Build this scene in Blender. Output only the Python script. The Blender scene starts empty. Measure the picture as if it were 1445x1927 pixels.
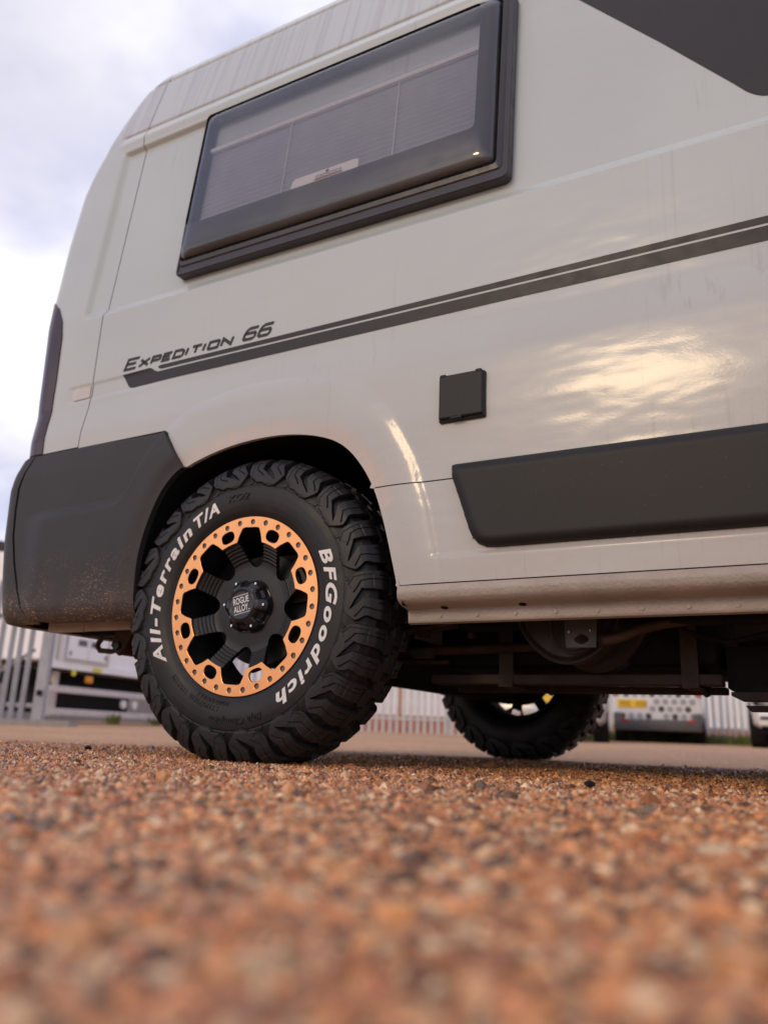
import bpy, bmesh, math, random
import numpy as np
from mathutils import Vector, Matrix
random.seed(5); np.random.seed(5)
PI = math.pi
SC = bpy.context.scene
COL = SC.collection

# ------------------------------------------------------------------ camera
cam_d = bpy.data.cameras.new('camera'); cam = bpy.data.objects.new('camera', cam_d); COL.objects.link(cam)
SC.camera = cam
YAW, PITCH, ROLL = -0.5054629, 0.2715274, 0.0398208
CAMPOS = np.array([1.229819, -1.530707, 0.068667])
_f = np.array([math.sin(YAW)*math.cos(PITCH), math.cos(YAW)*math.cos(PITCH), math.sin(PITCH)])
_r0 = np.array([math.cos(YAW), -math.sin(YAW), 0.0]); _u0 = np.cross(_r0, _f)
_r = math.cos(ROLL)*_r0 + math.sin(ROLL)*_u0; _u = -math.sin(ROLL)*_r0 + math.cos(ROLL)*_u0
cam.matrix_world = Matrix(((_r[0], _u[0], -_f[0], CAMPOS[0]), (_r[1], _u[1], -_f[1], CAMPOS[1]),
                           (_r[2], _u[2], -_f[2], CAMPOS[2]), (0, 0, 0, 1)))
cam_d.sensor_fit = 'VERTICAL'; cam_d.sensor_height = 36.0
cam_d.lens = 36.0*1516.4389/1927.0
cam_d.clip_start = 0.02; cam_d.clip_end = 600
cam_d.dof.use_dof = True; cam_d.dof.focus_distance = 1.72
cam_d.dof.aperture_fstop = 28.33/10.0

# ------------------------------------------------------------------ world, sun, exposure
SUN = Vector((-0.166, -0.902, 0.399)).normalized()
EL = math.asin(SUN.z); AZ = math.atan2(SUN.x, SUN.y)
world = bpy.data.worlds.new('World'); SC.world = world; world.use_nodes = True
wt = world.node_tree; wn = wt.nodes; wl = wt.links; wn.clear()
def wnode(t, **kw):
    n = wn.new(t)
    for k, v in kw.items(): setattr(n, k, v)
    return n
wo = wnode('ShaderNodeOutputWorld'); wb = wnode('ShaderNodeBackground'); wb.inputs['Strength'].default_value = 0.1
wl.new(wb.outputs[0], wo.inputs[0])
sky = wnode('ShaderNodeTexSky', sky_type='NISHITA', sun_disc=False)
sky.sun_elevation = EL; sky.sun_rotation = AZ; sky.air_density = 1.0; sky.dust_density = 1.5; sky.ozone_density = 1.5
tc = wnode('ShaderNodeTexCoord')
sep = wnode('ShaderNodeSeparateXYZ'); wl.new(tc.outputs['Generated'], sep.inputs[0])
zz = wnode('ShaderNodeMath', operation='MAXIMUM'); wl.new(sep.outputs[2], zz.inputs[0]); zz.inputs[1].default_value = 0.0
za = wnode('ShaderNodeMath', operation='ADD'); wl.new(zz.outputs[0], za.inputs[0]); za.inputs[1].default_value = 0.25
dx = wnode('ShaderNodeMath', operation='DIVIDE'); wl.new(sep.outputs[0], dx.inputs[0]); wl.new(za.outputs[0], dx.inputs[1])
dy = wnode('ShaderNodeMath', operation='DIVIDE'); wl.new(sep.outputs[1], dy.inputs[0]); wl.new(za.outputs[0], dy.inputs[1])
cmb = wnode('ShaderNodeCombineXYZ'); wl.new(dx.outputs[0], cmb.inputs[0]); wl.new(dy.outputs[0], cmb.inputs[1])
def wramp(src, pts):
    r = wnode('ShaderNodeValToRGB'); e = r.color_ramp.elements
    e[0].position, e[0].color = pts[0][0], pts[0][1]; e[1].position, e[1].color = pts[-1][0], pts[-1][1]
    for p, c in pts[1:-1]:
        q = e.new(p); q.color = c
    wl.new(src, r.inputs[0]); return r
def g4(v): return (v, v, v, 1)
n1 = wnode('ShaderNodeTexNoise'); n1.inputs['Scale'].default_value = 1.9; n1.inputs['Detail'].default_value = 5; n1.inputs['Roughness'].default_value = 0.5; n1.inputs['Distortion'].default_value = 0.25
wl.new(cmb.outputs[0], n1.inputs['Vector'])
mask = wramp(n1.outputs[0], [(0.39, g4(0.0)), (0.58, g4(1.0))])
mp2 = wnode('ShaderNodeMapping'); wl.new(cmb.outputs[0], mp2.inputs[0]); mp2.inputs['Location'].default_value = (3.1, 1.7, 0.4)
n2 = wnode('ShaderNodeTexNoise'); n2.inputs['Scale'].default_value = 1.3; n2.inputs['Detail'].default_value = 6; n2.inputs['Roughness'].default_value = 0.52; n2.inputs['Distortion'].default_value = 0.3
wl.new(mp2.outputs[0], n2.inputs['Vector'])
cloud = wramp(n2.outputs[0], [(0.30, (5.7, 5.65, 6.7, 1)), (0.48, (7.4, 7.3, 8.15, 1)), (0.64, (11.0, 10.9, 11.2, 1))])
skm = wnode('ShaderNodeMix', data_type='RGBA', blend_type='MIX'); skm.inputs[0].default_value = 0.62
wl.new(sky.outputs[0], skm.inputs[6]); skm.inputs[7].default_value = (6.2, 6.35, 9.6, 1)
mix = wnode('ShaderNodeMix', data_type='RGBA', blend_type='MIX')
wl.new(mask.outputs[0], mix.inputs[0]); wl.new(skm.outputs[2], mix.inputs[6]); wl.new(cloud.outputs[0], mix.inputs[7])
wl.new(mix.outputs[2], wb.inputs['Color'])

sun_d = bpy.data.lights.new('sun', 'SUN'); sun = bpy.data.objects.new('sun', sun_d); COL.objects.link(sun)
sun_d.energy = 0.66; sun_d.angle = math.radians(11); sun_d.color = (1.0, 0.72, 0.40)
sun.rotation_euler = SUN.to_track_quat('Z', 'Y').to_euler()

SC.view_settings.view_transform = 'Standard'; SC.view_settings.look = 'None'
SC.view_settings.exposure = 0.25; SC.view_settings.gamma = 1.0; SC.view_settings.use_curve_mapping = False

# ------------------------------------------------------------------ helpers
def ss(x, a, b):
    t = np.clip((np.asarray(x, float)-a)/(b-a), 0, 1); return t*t*(3-2*t)

def tag(o, label=None, cat=None, group=None, kind=None):
    if label: o['label'] = label
    if cat: o['category'] = cat
    if group: o['group'] = group
    if kind: o['kind'] = kind
    return o

def empty(name, loc=(0, 0, 0), rz=0, parent=None):
    o = bpy.data.objects.new(name, None); COL.objects.link(o); o.location = loc; o.rotation_euler = (0, 0, rz)
    o.empty_display_size = 0.1
    if parent: o.parent = parent
    return o

def link_mesh(name, me, mat, parent=None):
    o = bpy.data.objects.new(name, me); COL.objects.link(o)
    if mat: 
        if len(me.materials) == 0: me.materials.append(mat)
    if parent: o.parent = parent
    return o

def mesh(name, verts, faces, mat, parent=None, smooth=True, sharp=None):
    me = bpy.data.meshes.new(name)
    me.from_pydata([tuple(map(float, v)) for v in verts], [], [tuple(map(int, f)) for f in faces]); me.update()
    if smooth:
        me.polygons.foreach_set('use_smooth', np.ones(len(me.polygons), dtype=bool))
        if sharp: me.set_sharp_from_angle(angle=math.radians(sharp))
    return link_mesh(name, me, mat, parent)

def np_mesh(name, V, F, mat, parent=None, smooth=True, smooth_mask=None, colors=None):
    """V (n,3), F (m,k) all faces with k corners"""
    me = bpy.data.meshes.new(name)
    n, (m, k) = len(V), F.shape
    me.vertices.add(n); me.vertices.foreach_set('co', np.ascontiguousarray(V, dtype=np.float32).ravel())
    me.loops.add(m*k); me.loops.foreach_set('vertex_index', np.ascontiguousarray(F, dtype=np.int32).ravel())
    me.polygons.add(m); me.polygons.foreach_set('loop_start', np.arange(0, m*k, k, dtype=np.int32))
    me.polygons.foreach_set('loop_total', np.full(m, k, dtype=np.int32))
    sm = smooth_mask if smooth_mask is not None else np.full(m, smooth, dtype=bool)
    me.polygons.foreach_set('use_smooth', sm)
    me.update(calc_edges=True)
    if colors is not None:
        a = me.color_attributes.new('col', 'FLOAT_COLOR', 'POINT'); a.data.foreach_set('color', np.ascontiguousarray(colors, dtype=np.float32).ravel())
    return link_mesh(name, me, mat, parent)

class MB:
    """collects boxes, tubes and prisms for ONE mesh object"""
    def __init__(self): self.v = []; self.f = []
    def add(self, v, f):
        o = len(self.v); self.v += [tuple(p) for p in v]; self.f += [tuple(i+o for i in q) for q in f]; return self
    def box(self, c, s, rz=0, bev=0.0):
        bm = bmesh.new(); bmesh.ops.create_cube(bm, size=1.0)
        bmesh.ops.scale(bm, vec=s, verts=bm.verts)
        if bev > 0: bmesh.ops.bevel(bm, geom=list(bm.edges), offset=bev, segments=2, affect='EDGES', profile=0.5)
        bmesh.ops.rotate(bm, cent=(0, 0, 0), matrix=Matrix.Rotation(rz, 3, 'Z'), verts=bm.verts)
        bmesh.ops.translate(bm, vec=c, verts=bm.verts); bm.verts.index_update()
        self.add([v.co[:] for v in bm.verts], [[v.index for v in f.verts] for f in bm.faces]); bm.free(); return self
    def tube(self, pts, rad, n=10, cap=True):
        pts = [Vector(p) for p in pts]; rads = rad if hasattr(rad, '__len__') else [rad]*len(pts)
        base = len(self.v); prev = None
        for i, p in enumerate(pts):
            t = (pts[min(i+1, len(pts)-1)]-pts[max(i-1, 0)]).normalized()
            ref = prev if prev is not None else (Vector((0, 0, 1)) if abs(t.z) < 0.9 else Vector((1, 0, 0)))
            a = (ref - t*ref.dot(t)).normalized(); b = t.cross(a); prev = a
            for k in range(n):
                w = 2*PI*k/n; self.v.append(tuple(p+(a*math.cos(w)+b*math.sin(w))*rads[i]))
        for i in range(len(pts)-1):
            for k in range(n):
                self.f.append((base+i*n+k, base+i*n+(k+1) % n, base+(i+1)*n+(k+1) % n, base+(i+1)*n+k))
        if cap:
            self.f.append(tuple(base+k for k in range(n))[::-1]); self.f.append(tuple(base+(len(pts)-1)*n+k for k in range(n)))
        return self
    def prism(self, poly, ext, plane='xz', at=0.0):
        """poly in a plane, extruded by ext along the third axis starting at 'at'"""
        n = len(poly)
        def P(a, b, c): return {'xz': (a, c, b), 'xy': (a, b, c), 'yz': (c, a, b)}[plane]
        v = [P(a, b, at) for a, b in poly]+[P(a, b, at+ext) for a, b in poly]
        f = [tuple(range(n)), tuple(range(2*n-1, n-1, -1))]+[(i, (i+1) % n, n+(i+1) % n, n+i) for i in range(n)]
        return self.add(v, f)
    def build(self, name, mat, parent=None, smooth=False, sharp=35):
        o = mesh(name, self.v, self.f, mat, parent, smooth=smooth, sharp=sharp if smooth else None)
        bm = bmesh.new(); bm.from_mesh(o.data); bmesh.ops.recalc_face_normals(bm, faces=bm.faces); bm.to_mesh(o.data); bm.free()
        return o

# ------------------------------------------------------------------ materials
def new_mat(name):
    m = bpy.data.materials.new(name); m.use_nodes = True
    nt = m.node_tree; return m, nt, nt.nodes['Principled BSDF']
def nd(nt, t, **kw):
    n = nt.nodes.new(t)
    for k, v in kw.items(): setattr(n, k, v)
    return n
def ramp(nt, src, pts):
    r = nd(nt, 'ShaderNodeValToRGB'); e = r.color_ramp.elements
    e[0].position, e[0].color = pts[0]; e[1].position, e[1].color = pts[-1]
    for p, c in pts[1:-1]:
        q = e.new(p); q.color = c
    nt.links.new(src, r.inputs[0]); return r.outputs[0]
def noise(nt, scale, detail=4, vec=None, rough=0.55, sc3=None, coord='Object'):
    t = nd(nt, 'ShaderNodeTexCoord'); src = t.outputs[coord]
    if sc3:
        mp = nd(nt, 'ShaderNodeMapping'); mp.inputs['Scale'].default_value = sc3; nt.links.new(src, mp.inputs[0]); src = mp.outputs[0]
    n = nd(nt, 'ShaderNodeTexNoise'); n.inputs['Scale'].default_value = scale; n.inputs['Detail'].default_value = detail; n.inputs['Roughness'].default_value = rough
    nt.links.new(src, n.inputs['Vector']); return n.outputs[0]
def mixc(nt, fac, a, b, blend='MIX'):
    m = nd(nt, 'ShaderNodeMix', data_type='RGBA', blend_type=blend)
    for i, s in ((0, fac), (6, a), (7, b)):
        if hasattr(s, 'links'): nt.links.new(s, m.inputs[i])
        else: m.inputs[i].default_value = s if i == 0 else (*s[:3], 1)
    return m.outputs[2]
def mathn(nt, op, a, b=None):
    m = nd(nt, 'ShaderNodeMath', operation=op)
    for i, s in ((0, a), (1, b)):
        if s is None: continue
        if hasattr(s, 'links'): nt.links.new(s, m.inputs[i])
        else: m.inputs[i].default_value = s
    return m.outputs[0]
def bump(nt, bs, h, strength, dist):
    b = nd(nt, 'ShaderNodeBump'); b.inputs['Strength'].default_value = strength; b.inputs['Distance'].default_value = dist
    nt.links.new(h, b.inputs['Height']); nt.links.new(b.outputs[0], bs.inputs['Normal']); return b
def simple(name, col, rough=0.6, metal=0.0, vary=0.15, scale=12, spec=0.5, bmp=0.0, bscale=120, dirt=None, dirt_amt=0.5):
    m, nt, bs = new_mat(name)
    n = noise(nt, scale, 5)
    lo = [c*(1-vary) for c in col]; hi = [min(1, c*(1+vary)) for c in col]
    c = ramp(nt, n, [(0.3, (*lo, 1)), (0.7, (*hi, 1))])
    if dirt:
        n2 = noise(nt, scale*0.45, 6, rough=0.65); f = ramp(nt, n2, [(0.45, (0, 0, 0, 1)), (0.7, (dirt_amt, dirt_amt, dirt_amt, 1))])
        c = mixc(nt, f, c, dirt)
    nt.links.new(c, bs.inputs['Base Color'])
    r = ramp(nt, noise(nt, scale*2.3, 3), [(0.3, (max(0, rough-0.08),)*3+(1,)), (0.7, (min(1, rough+0.08),)*3+(1,))])
    nt.links.new(r, bs.inputs['Roughness'])
    bs.inputs['Metallic'].default_value = metal; bs.inputs['Specular IOR Level'].default_value = spec
    if bmp: bump(nt, bs, noise(nt, bscale, 3), bmp, 0.002)
    return m

def paint_mat():
    m, nt, bs = new_mat('van_paint')
    base = ramp(nt, noise(nt, 2.0, 3), [(0.3, (0.45, 0.494, 0.488, 1)), (0.7, (0.485, 0.53, 0.522, 1))])
    # road film: a warm dust low on the body and blotches
    t = nd(nt, 'ShaderNodeTexCoord'); sp = nd(nt, 'ShaderNodeSeparateXYZ'); nt.links.new(t.outputs['Object'], sp.inputs[0])
    hgt = nd(nt, 'ShaderNodeMapRange'); nt.links.new(sp.outputs[2], hgt.inputs[0])
    hgt.inputs[1].default_value = 1.15; hgt.inputs[2].default_value = 0.33; hgt.inputs[3].default_value = 0.0; hgt.inputs[4].default_value = 0.8
    bl = ramp(nt, noise(nt, 3.0, 7, rough=0.7), [(0.3, g4(0.45)), (0.7, g4(1.0))])
    film = mathn(nt, 'MULTIPLY', hgt.outputs[0], bl)
    base = mixc(nt, film, base, (0.44, 0.355, 0.30))
    da = nd(nt, 'ShaderNodeVertexColor', layer_name='col'); dsp = nd(nt, 'ShaderNodeSeparateColor'); nt.links.new(da.outputs[0], dsp.inputs[0])
    scuff = ramp(nt, noise(nt, 24, 6, rough=0.7, sc3=(1, 1, 1)), [(0.30, g4(0.15)), (0.62, g4(1.0))])
    base = mixc(nt, mathn(nt, 'MULTIPLY', scuff, dsp.outputs[0]), base, (0.57, 0.465, 0.395))
    # rain streaks
    st = ramp(nt, noise(nt, 1.0, 3, sc3=(55, 55, 0.8)), [(0.60, g4(0)), (0.70, g4(0.5))])
    area = ramp(nt, noise(nt, 1.6, 2, sc3=(1, 1, 0.4)), [(0.48, g4(0)), (0.62, g4(0.55))])
    base = mixc(nt, mathn(nt, 'MULTIPLY', st, area), base, (0.27, 0.25, 0.24))
    # thick streaking on the roof flank
    st2 = ramp(nt, noise(nt, 1.0, 3, sc3=(75, 4, 0.25), rough=0.6), [(0.50, g4(0.12)), (0.60, g4(0.62))])
    hi = nd(nt, 'ShaderNodeMapRange'); nt.links.new(sp.outputs[2], hi.inputs[0]); hi.inputs[1].default_value = 2.035; hi.inputs[2].default_value = 2.06
    base = mixc(nt, mathn(nt, 'MULTIPLY', st2, hi.outputs[0]), base, (0.36, 0.35, 0.37))
    # specks of mud
    sk = ramp(nt, noise(nt, 150, 2), [(0.735, g4(0)), (0.76, g4(1))])
    skm = ramp(nt, noise(nt, 5, 4), [(0.5, g4(0)), (0.62, g4(1))])
    sk = mathn(nt, 'MULTIPLY', mathn(nt, 'MULTIPLY', sk, skm), hgt.outputs[0])
    base = mixc(nt, sk, base, (0.10, 0.075, 0.06))
    nt.links.new(base, bs.inputs['Base Color'])
    rr = mathn(nt, 'ADD', mathn(nt, 'MULTIPLY', film, 0.22), 0.2)
    nt.links.new(rr, bs.inputs['Roughness'])
    bs.inputs['Coat Weight'].default_value = 0.42; bs.inputs['Coat Roughness'].default_value = 0.10
    bs.inputs['Specular IOR Level'].default_value = 0.28
    wav = noise(nt, 1.0, 2, sc3=(5, 5, 12)); pe = noise(nt, 190, 2)
    h = mathn(nt, 'ADD', mathn(nt, 'MULTIPLY', wav, 0.34), mathn(nt, 'MULTIPLY', pe, 0.012))
    b = bump(nt, bs, h, 0.55, 0.012); nt.links.new(b.outputs[0], bs.inputs['Coat Normal'])
    return m

def plastic_mat(name, col, rough, dirt_z=None):
    m, nt, bs = new_mat(name)
    c = ramp(nt, noise(nt, 6, 5), [(0.3, tuple(x*0.9 for x in col)+(1,)), (0.7, tuple(x*1.1 for x in col)+(1,))])
    if dirt_z:
        t = nd(nt, 'ShaderNodeTexCoord'); sp = nd(nt, 'ShaderNodeSeparateXYZ'); nt.links.new(t.outputs['Object'], sp.inputs[0])
        hg = nd(nt, 'ShaderNodeMapRange'); nt.links.new(sp.outputs[2], hg.inputs[0]); hg.inputs[1].default_value = dirt_z[1]; hg.inputs[2].default_value = dirt_z[0]
        dn = ramp(nt, noise(nt, 14, 7, rough=0.75), [(0.3, g4(0.1)), (0.65, g4(0.75))])
        c = mixc(nt, mathn(nt, 'MULTIPLY', dn, hg.outputs[0]), c, (0.085, 0.055, 0.042))
        # grass clippings and dry mud flecks: thin stretched marks
        fl = ramp(nt, noise(nt, 1.0, 2, sc3=(120, 120, 380)), [(0.60, g4(0)), (0.64, g4(1))])
        fm = ramp(nt, noise(nt, 7, 4), [(0.38, g4(0)), (0.56, g4(1))])
        band = nd(nt, 'ShaderNodeMapRange'); nt.links.new(sp.outputs[2], band.inputs[0]); band.inputs[1].default_value = dirt_z[1]+0.05; band.inputs[2].default_value = dirt_z[0]+0.07
        fl = mathn(nt, 'MULTIPLY', mathn(nt, 'MULTIPLY', fl, fm), band.outputs[0])
        c = mixc(nt, fl, c, (0.30, 0.19, 0.105))
    sk = ramp(nt, noise(nt, 210, 2), [(0.735, g4(0)), (0.76, g4(0.5))])
    c = mixc(nt, sk, c, (0.2, 0.18, 0.17))
    nt.links.new(c, bs.inputs['Base Color']); bs.inputs['Roughness'].default_value = rough; bs.inputs['Specular IOR Level'].default_value = 0.33
    bump(nt, bs, noise(nt, 900, 2), 0.15, 0.0006)
    return m

def tyre_mat():
    m, nt, bs = new_mat('tyre_rubber')
    c = ramp(nt, noise(nt, 25, 5), [(0.3, (0.006, 0.006, 0.0063, 1)), (0.7, (0.012, 0.0115, 0.011, 1))])
    d = ramp(nt, noise(nt, 11, 7, rough=0.7), [(0.55, g4(0)), (0.75, g4(0.28))])
    c = mixc(nt, d, c, (0.075, 0.06, 0.05))
    da = nd(nt, 'ShaderNodeVertexColor', layer_name='col'); dsp = nd(nt, 'ShaderNodeSeparateColor'); nt.links.new(da.outputs[0], dsp.inputs[0])
    c = mixc(nt, mathn(nt, 'MULTIPLY', dsp.outputs[0], 0.8), c, (0.018, 0.0175, 0.0178))
    nt.links.new(c, bs.inputs['Base Color'])
    r = ramp(nt, noise(nt, 8, 4), [(0.3, g4(0.42)), (0.7, g4(0.58))]); nt.links.new(r, bs.inputs['Roughness'])
    bs.inputs['Specular IOR Level'].default_value = 0.36
    bump(nt, bs, noise(nt, 420, 3), 0.2, 0.0008)
    return m

def copper_mat():
    m, nt, bs = new_mat('copper_anodised')
    c = ramp(nt, noise(nt, 9, 4), [(0.3, (0.78, 0.335, 0.135, 1)), (0.7, (0.88, 0.41, 0.17, 1))])
    nt.links.new(c, bs.inputs['Base Color']); bs.inputs['Metallic'].default_value = 1.0
    r = ramp(nt, noise(nt, 60, 3), [(0.3, g4(0.26)), (0.7, g4(0.34))]); nt.links.new(r, bs.inputs['Roughness'])
    return m

def acrylic_mat():
    m, nt, bs = new_mat('tinted_acrylic'); nt.nodes.remove(bs)
    out = nt.nodes['Material Output']
    tr = nd(nt, 'ShaderNodeBsdfTransparent'); tr.inputs[0].default_value = (0.80, 0.80, 0.86, 1)
    gl = nd(nt, 'ShaderNodeBsdfGlossy'); gl.inputs['Roughness'].default_value = 0.03; gl.inputs[0].default_value = (1, 1, 1, 1)
    fr = nd(nt, 'ShaderNodeFresnel'); fr.inputs[0].default_value = 1.62
    b = nd(nt, 'ShaderNodeBump'); b.inputs['Strength'].default_value = 0.3; b.inputs['Distance'].default_value = 0.01
    nt.links.new(noise(nt, 3.5, 2), b.inputs['Height']); nt.links.new(b.outputs[0], gl.inputs['Normal'])
    mx = nd(nt, 'ShaderNodeMixShader'); nt.links.new(fr.outputs[0], mx.inputs[0]); nt.links.new(tr.outputs[0], mx.inputs[1]); nt.links.new(gl.outputs[0], mx.inputs[2])
    # dusty haze film on the pane
    df = nd(nt, 'ShaderNodeBsdfDiffuse'); df.inputs[0].default_value = (0.5, 0.49, 0.5, 1)
    m2 = nd(nt, 'ShaderNodeMixShader')
    f = ramp(nt, noise(nt, 6, 6, rough=0.65), [(0.3, g4(0.02)), (0.75, g4(0.08))])
    nt.links.new(f, m2.inputs[0]); nt.links.new(mx.outputs[0], m2.inputs[1]); nt.links.new(df.outputs[0], m2.inputs[2])
    nt.links.new(m2.outputs[0], out.inputs[0]); return m

def ground_mat():
    m, nt, bs = new_mat('red_chip_tarmac')
    t = nd(nt, 'ShaderNodeTexCoord')
    v = nd(nt, 'ShaderNodeTexVoronoi'); v.inputs['Scale'].default_value = 105; nt.links.new(t.outputs['Object'], v.inputs['Vector'])
    sp = nd(nt, 'ShaderNodeSeparateColor'); nt.links.new(v.outputs['Color'], sp.inputs[0])
    pal = ramp(nt, sp.outputs[0], [(0.0, (0.30, 0.15, 0.09, 1)), (0.22, (0.60, 0.31, 0.165, 1)), (0.5, (0.74, 0.41, 0.205, 1)), (0.72, (0.78, 0.49, 0.27, 1)), (0.9, (0.76, 0.60, 0.45, 1)), (1.0, (0.38, 0.31, 0.26, 1))])
    big = ramp(nt, noise(nt, 0.9, 6, rough=0.65), [(0.3, (0.8, 0.78, 0.78, 1)), (0.7, (1.1, 1.06, 1.02, 1))])
    c = mixc(nt, 1.0, pal, big, 'MULTIPLY')
    edge = ramp(nt, v.outputs['Distance'], [(0.35, g4(1)), (0.75, g4(0.55))])
    c = mixc(nt, 1.0, c, edge, 'MULTIPLY')
    nt.links.new(c, bs.inputs['Base Color'])
    r = ramp(nt, sp.outputs[1], [(0, g4(0.7)), (1, g4(0.95))]); nt.links.new(r, bs.inputs['Roughness'])
    h = mathn(nt, 'SUBTRACT', mathn(nt, 'MULTIPLY', sp.outputs[2], 0.6), v.outputs['Distance'])
    bump(nt, bs, h, 0.3, 0.004)
    bs.inputs['Specular IOR Level'].default_value = 0.15
    return m

def stone_mat():
    m, nt, bs = new_mat('stone_chippings')
    a = nd(nt, 'ShaderNodeVertexColor', layer_name='col')
    n = ramp(nt, noise(nt, 260, 3), [(0.3, g4(0.75)), (0.7, g4(1.15))])
    nt.links.new(mixc(nt, 1.0, a.outputs[0], n, 'MULTIPLY'), bs.inputs['Base Color'])
    bs.inputs['Roughness'].default_value = 0.3; bs.inputs['Specular IOR Level'].default_value = 0.7
    return m

M = {}
M['paint'] = paint_mat()
M['bumper'] = plastic_mat('bumper_plastic', (0.030, 0.029, 0.030), 0.52, (0.33, 0.50))
M['trim'] = plastic_mat('moulding_plastic', (0.012, 0.011, 0.0115), 0.52)
M['decal'] = simple('charcoal_vinyl', (0.026, 0.024, 0.0245), 0.4, vary=0.05, spec=0.3)
M['black_gloss'] = simple('black_gloss', (0.012, 0.012, 0.013), 0.22, vary=0.2)
M['black_satin'] = simple('black_satin', (0.009, 0.009, 0.0095), 0.42, vary=0.15, spec=0.4)
M['rubber_frame'] = simple('window_frame_plastic', (0.028, 0.026, 0.03), 0.38, vary=0.15)
M['black_matt'] = simple('black_matt', (0.007, 0.007, 0.0075), 0.9, vary=0.2, spec=0.15)
M['gap'] = simple('dark_gap', (0.02, 0.018, 0.017), 0.9, vary=0.1, spec=0.1)
M['tyre'] = tyre_mat(); M['copper'] = copper_mat()
M['white_letter'] = simple('white_rubber', (0.74, 0.71, 0.68), 0.6, vary=0.06, scale=40)
M['bolt'] = simple('bolt_grey', (0.13, 0.12, 0.12), 0.45, 0.3)
M['chrome'] = simple('bright_steel', (0.75, 0.74, 0.73), 0.2, 1.0, vary=0.05)
M['steel'] = simple('brushed_steel', (0.085, 0.08, 0.076), 0.5, 0.3, vary=0.12, dirt=(0.09, 0.06, 0.045), dirt_amt=0.6)
M['acrylic'] = acrylic_mat()
M['print'] = simple('window_border_print', (0.022, 0.021, 0.023), 0.4, vary=0.1)
M['blind'] = simple('pale_blind', (0.42, 0.43, 0.49), 0.75, vary=0.05)
M['white_print'] = simple('white_print', (0.78, 0.77, 0.76), 0.5, vary=0.03)
M['underseal'] = simple('underbody_dark', (0.010, 0.009, 0.0085), 0.8, vary=0.3, spec=0.2, dirt=(0.03, 0.021, 0.016), dirt_amt=0.4)
M['mud_metal'] = simple('muddy_metal', (0.045, 0.031, 0.024), 0.75, vary=0.25, scale=18, bmp=0.3, bscale=90, dirt=(0.06, 0.04, 0.03), dirt_amt=0.7)
M['mud_cream'] = simple('dusty_cream_metal', (0.42, 0.34, 0.28), 0.7, vary=0.15, bmp=0.2, dirt=(0.2, 0.14, 0.1), dirt_amt=0.6)
M['tank'] = simple('dusty_tank_plastic', (0.026, 0.021, 0.018), 0.55, vary=0.2, dirt=(0.06, 0.042, 0.032), dirt_amt=0.6)
M['hose'] = simple('corrugated_hose', (0.065, 0.037, 0.024), 0.6, vary=0.2)
M['rust'] = simple('rusty_steel', (0.045, 0.025, 0.017), 0.8, vary=0.35, bmp=0.4, dirt=(0.11, 0.055, 0.03), dirt_amt=0.5)
M['lamp_dark'] = simple('smoked_red_lens', (0.035, 0.012, 0.014), 0.08, vary=0.3)
M['lamp_clear'] = simple('clear_side_lamp', (0.52, 0.485, 0.45), 0.12, vary=0.1)
M['ground'] = ground_mat(); M['stones'] = stone_mat()
M['galv'] = simple('galvanised_steel', (0.66, 0.66, 0.65), 0.55, 0.1, vary=0.14, scale=5, dirt=(0.36, 0.34, 0.32), dirt_amt=0.5)
M['gate_steel'] = simple('weathered_gate_steel', (0.34, 0.35, 0.38), 0.55, 0.1, vary=0.18, scale=5, dirt=(0.25, 0.24, 0.24), dirt_amt=0.6)
M['white_panel'] = simple('white_panel', (0.88, 0.87, 0.86), 0.4, vary=0.03, scale=3)
M['cream_panel'] = simple('cream_panel', (0.7, 0.63, 0.56), 0.5, vary=0.06, scale=3)
M['grey_guard'] = simple('grey_side_guard', (0.62, 0.57, 0.55), 0.5, 0.0, vary=0.12)
M['chassis'] = simple('chassis_black', (0.010, 0.009, 0.010), 0.75, vary=0.2, spec=0.25)
M['yellow'] = simple('yellow_reflective', (0.72, 0.62, 0.05), 0.4, vary=0.05)
M['plate_yellow'] = simple('plate_yellow', (0.85, 0.55, 0.03), 0.4, vary=0.04)
M['plate_char'] = simple('plate_character', (0.42, 0.2, 0.02), 0.5, vary=0.04)
M['amber'] = simple('amber_lens', (0.75, 0.28, 0.02), 0.25, vary=0.05)
M['red'] = simple('red_lens', (0.45, 0.015, 0.02), 0.25, vary=0.05)
M['orange'] = simple('orange_post', (0.6, 0.22, 0.06), 0.5, vary=0.1)
M['silver'] = simple('silver_car_paint', (0.42, 0.42, 0.42), 0.28, 0.4, vary=0.04, scale=2)
M['white_car'] = simple('white_car_paint', (0.8, 0.8, 0.8), 0.25, vary=0.03, scale=2)
M['grey_bumper'] = simple('grey_bumper', (0.09, 0.088, 0.088), 0.55, vary=0.1)
M['hex_dark'] = simple('dark_vinyl_hexagon', (0.05, 0.05, 0.052), 0.4, vary=0.1)
M['hex_grey'] = simple('grey_vinyl_hexagon', (0.33, 0.33, 0.35), 0.4, vary=0.1)
M['car_glass'] = simple('dark_car_glass', (0.02, 0.022, 0.025), 0.08, vary=0.1)
M['car_tyre'] = simple('car_tyre', (0.02, 0.02, 0.02), 0.8, vary=0.2)
M['rim'] = simple('alloy_rim', (0.35, 0.35, 0.36), 0.35, 0.8, vary=0.1)
M['cladding'] = simple('pale_grey_cladding', (0.78, 0.78, 0.77), 0.55, vary=0.05, scale=1.5)
M['roof_dark'] = simple('dark_slate_roof', (0.035, 0.033, 0.033), 0.7, vary=0.2)
M['render_wall'] = simple('cream_render', (0.66, 0.6, 0.53), 0.8, vary=0.06)
M['brick'] = simple('red_brick', (0.40, 0.19, 0.15), 0.85, vary=0.3)
M['grass'] = simple('grass_blades', (0.13, 0.16, 0.035), 0.7, vary=0.35, scale=3)
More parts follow.
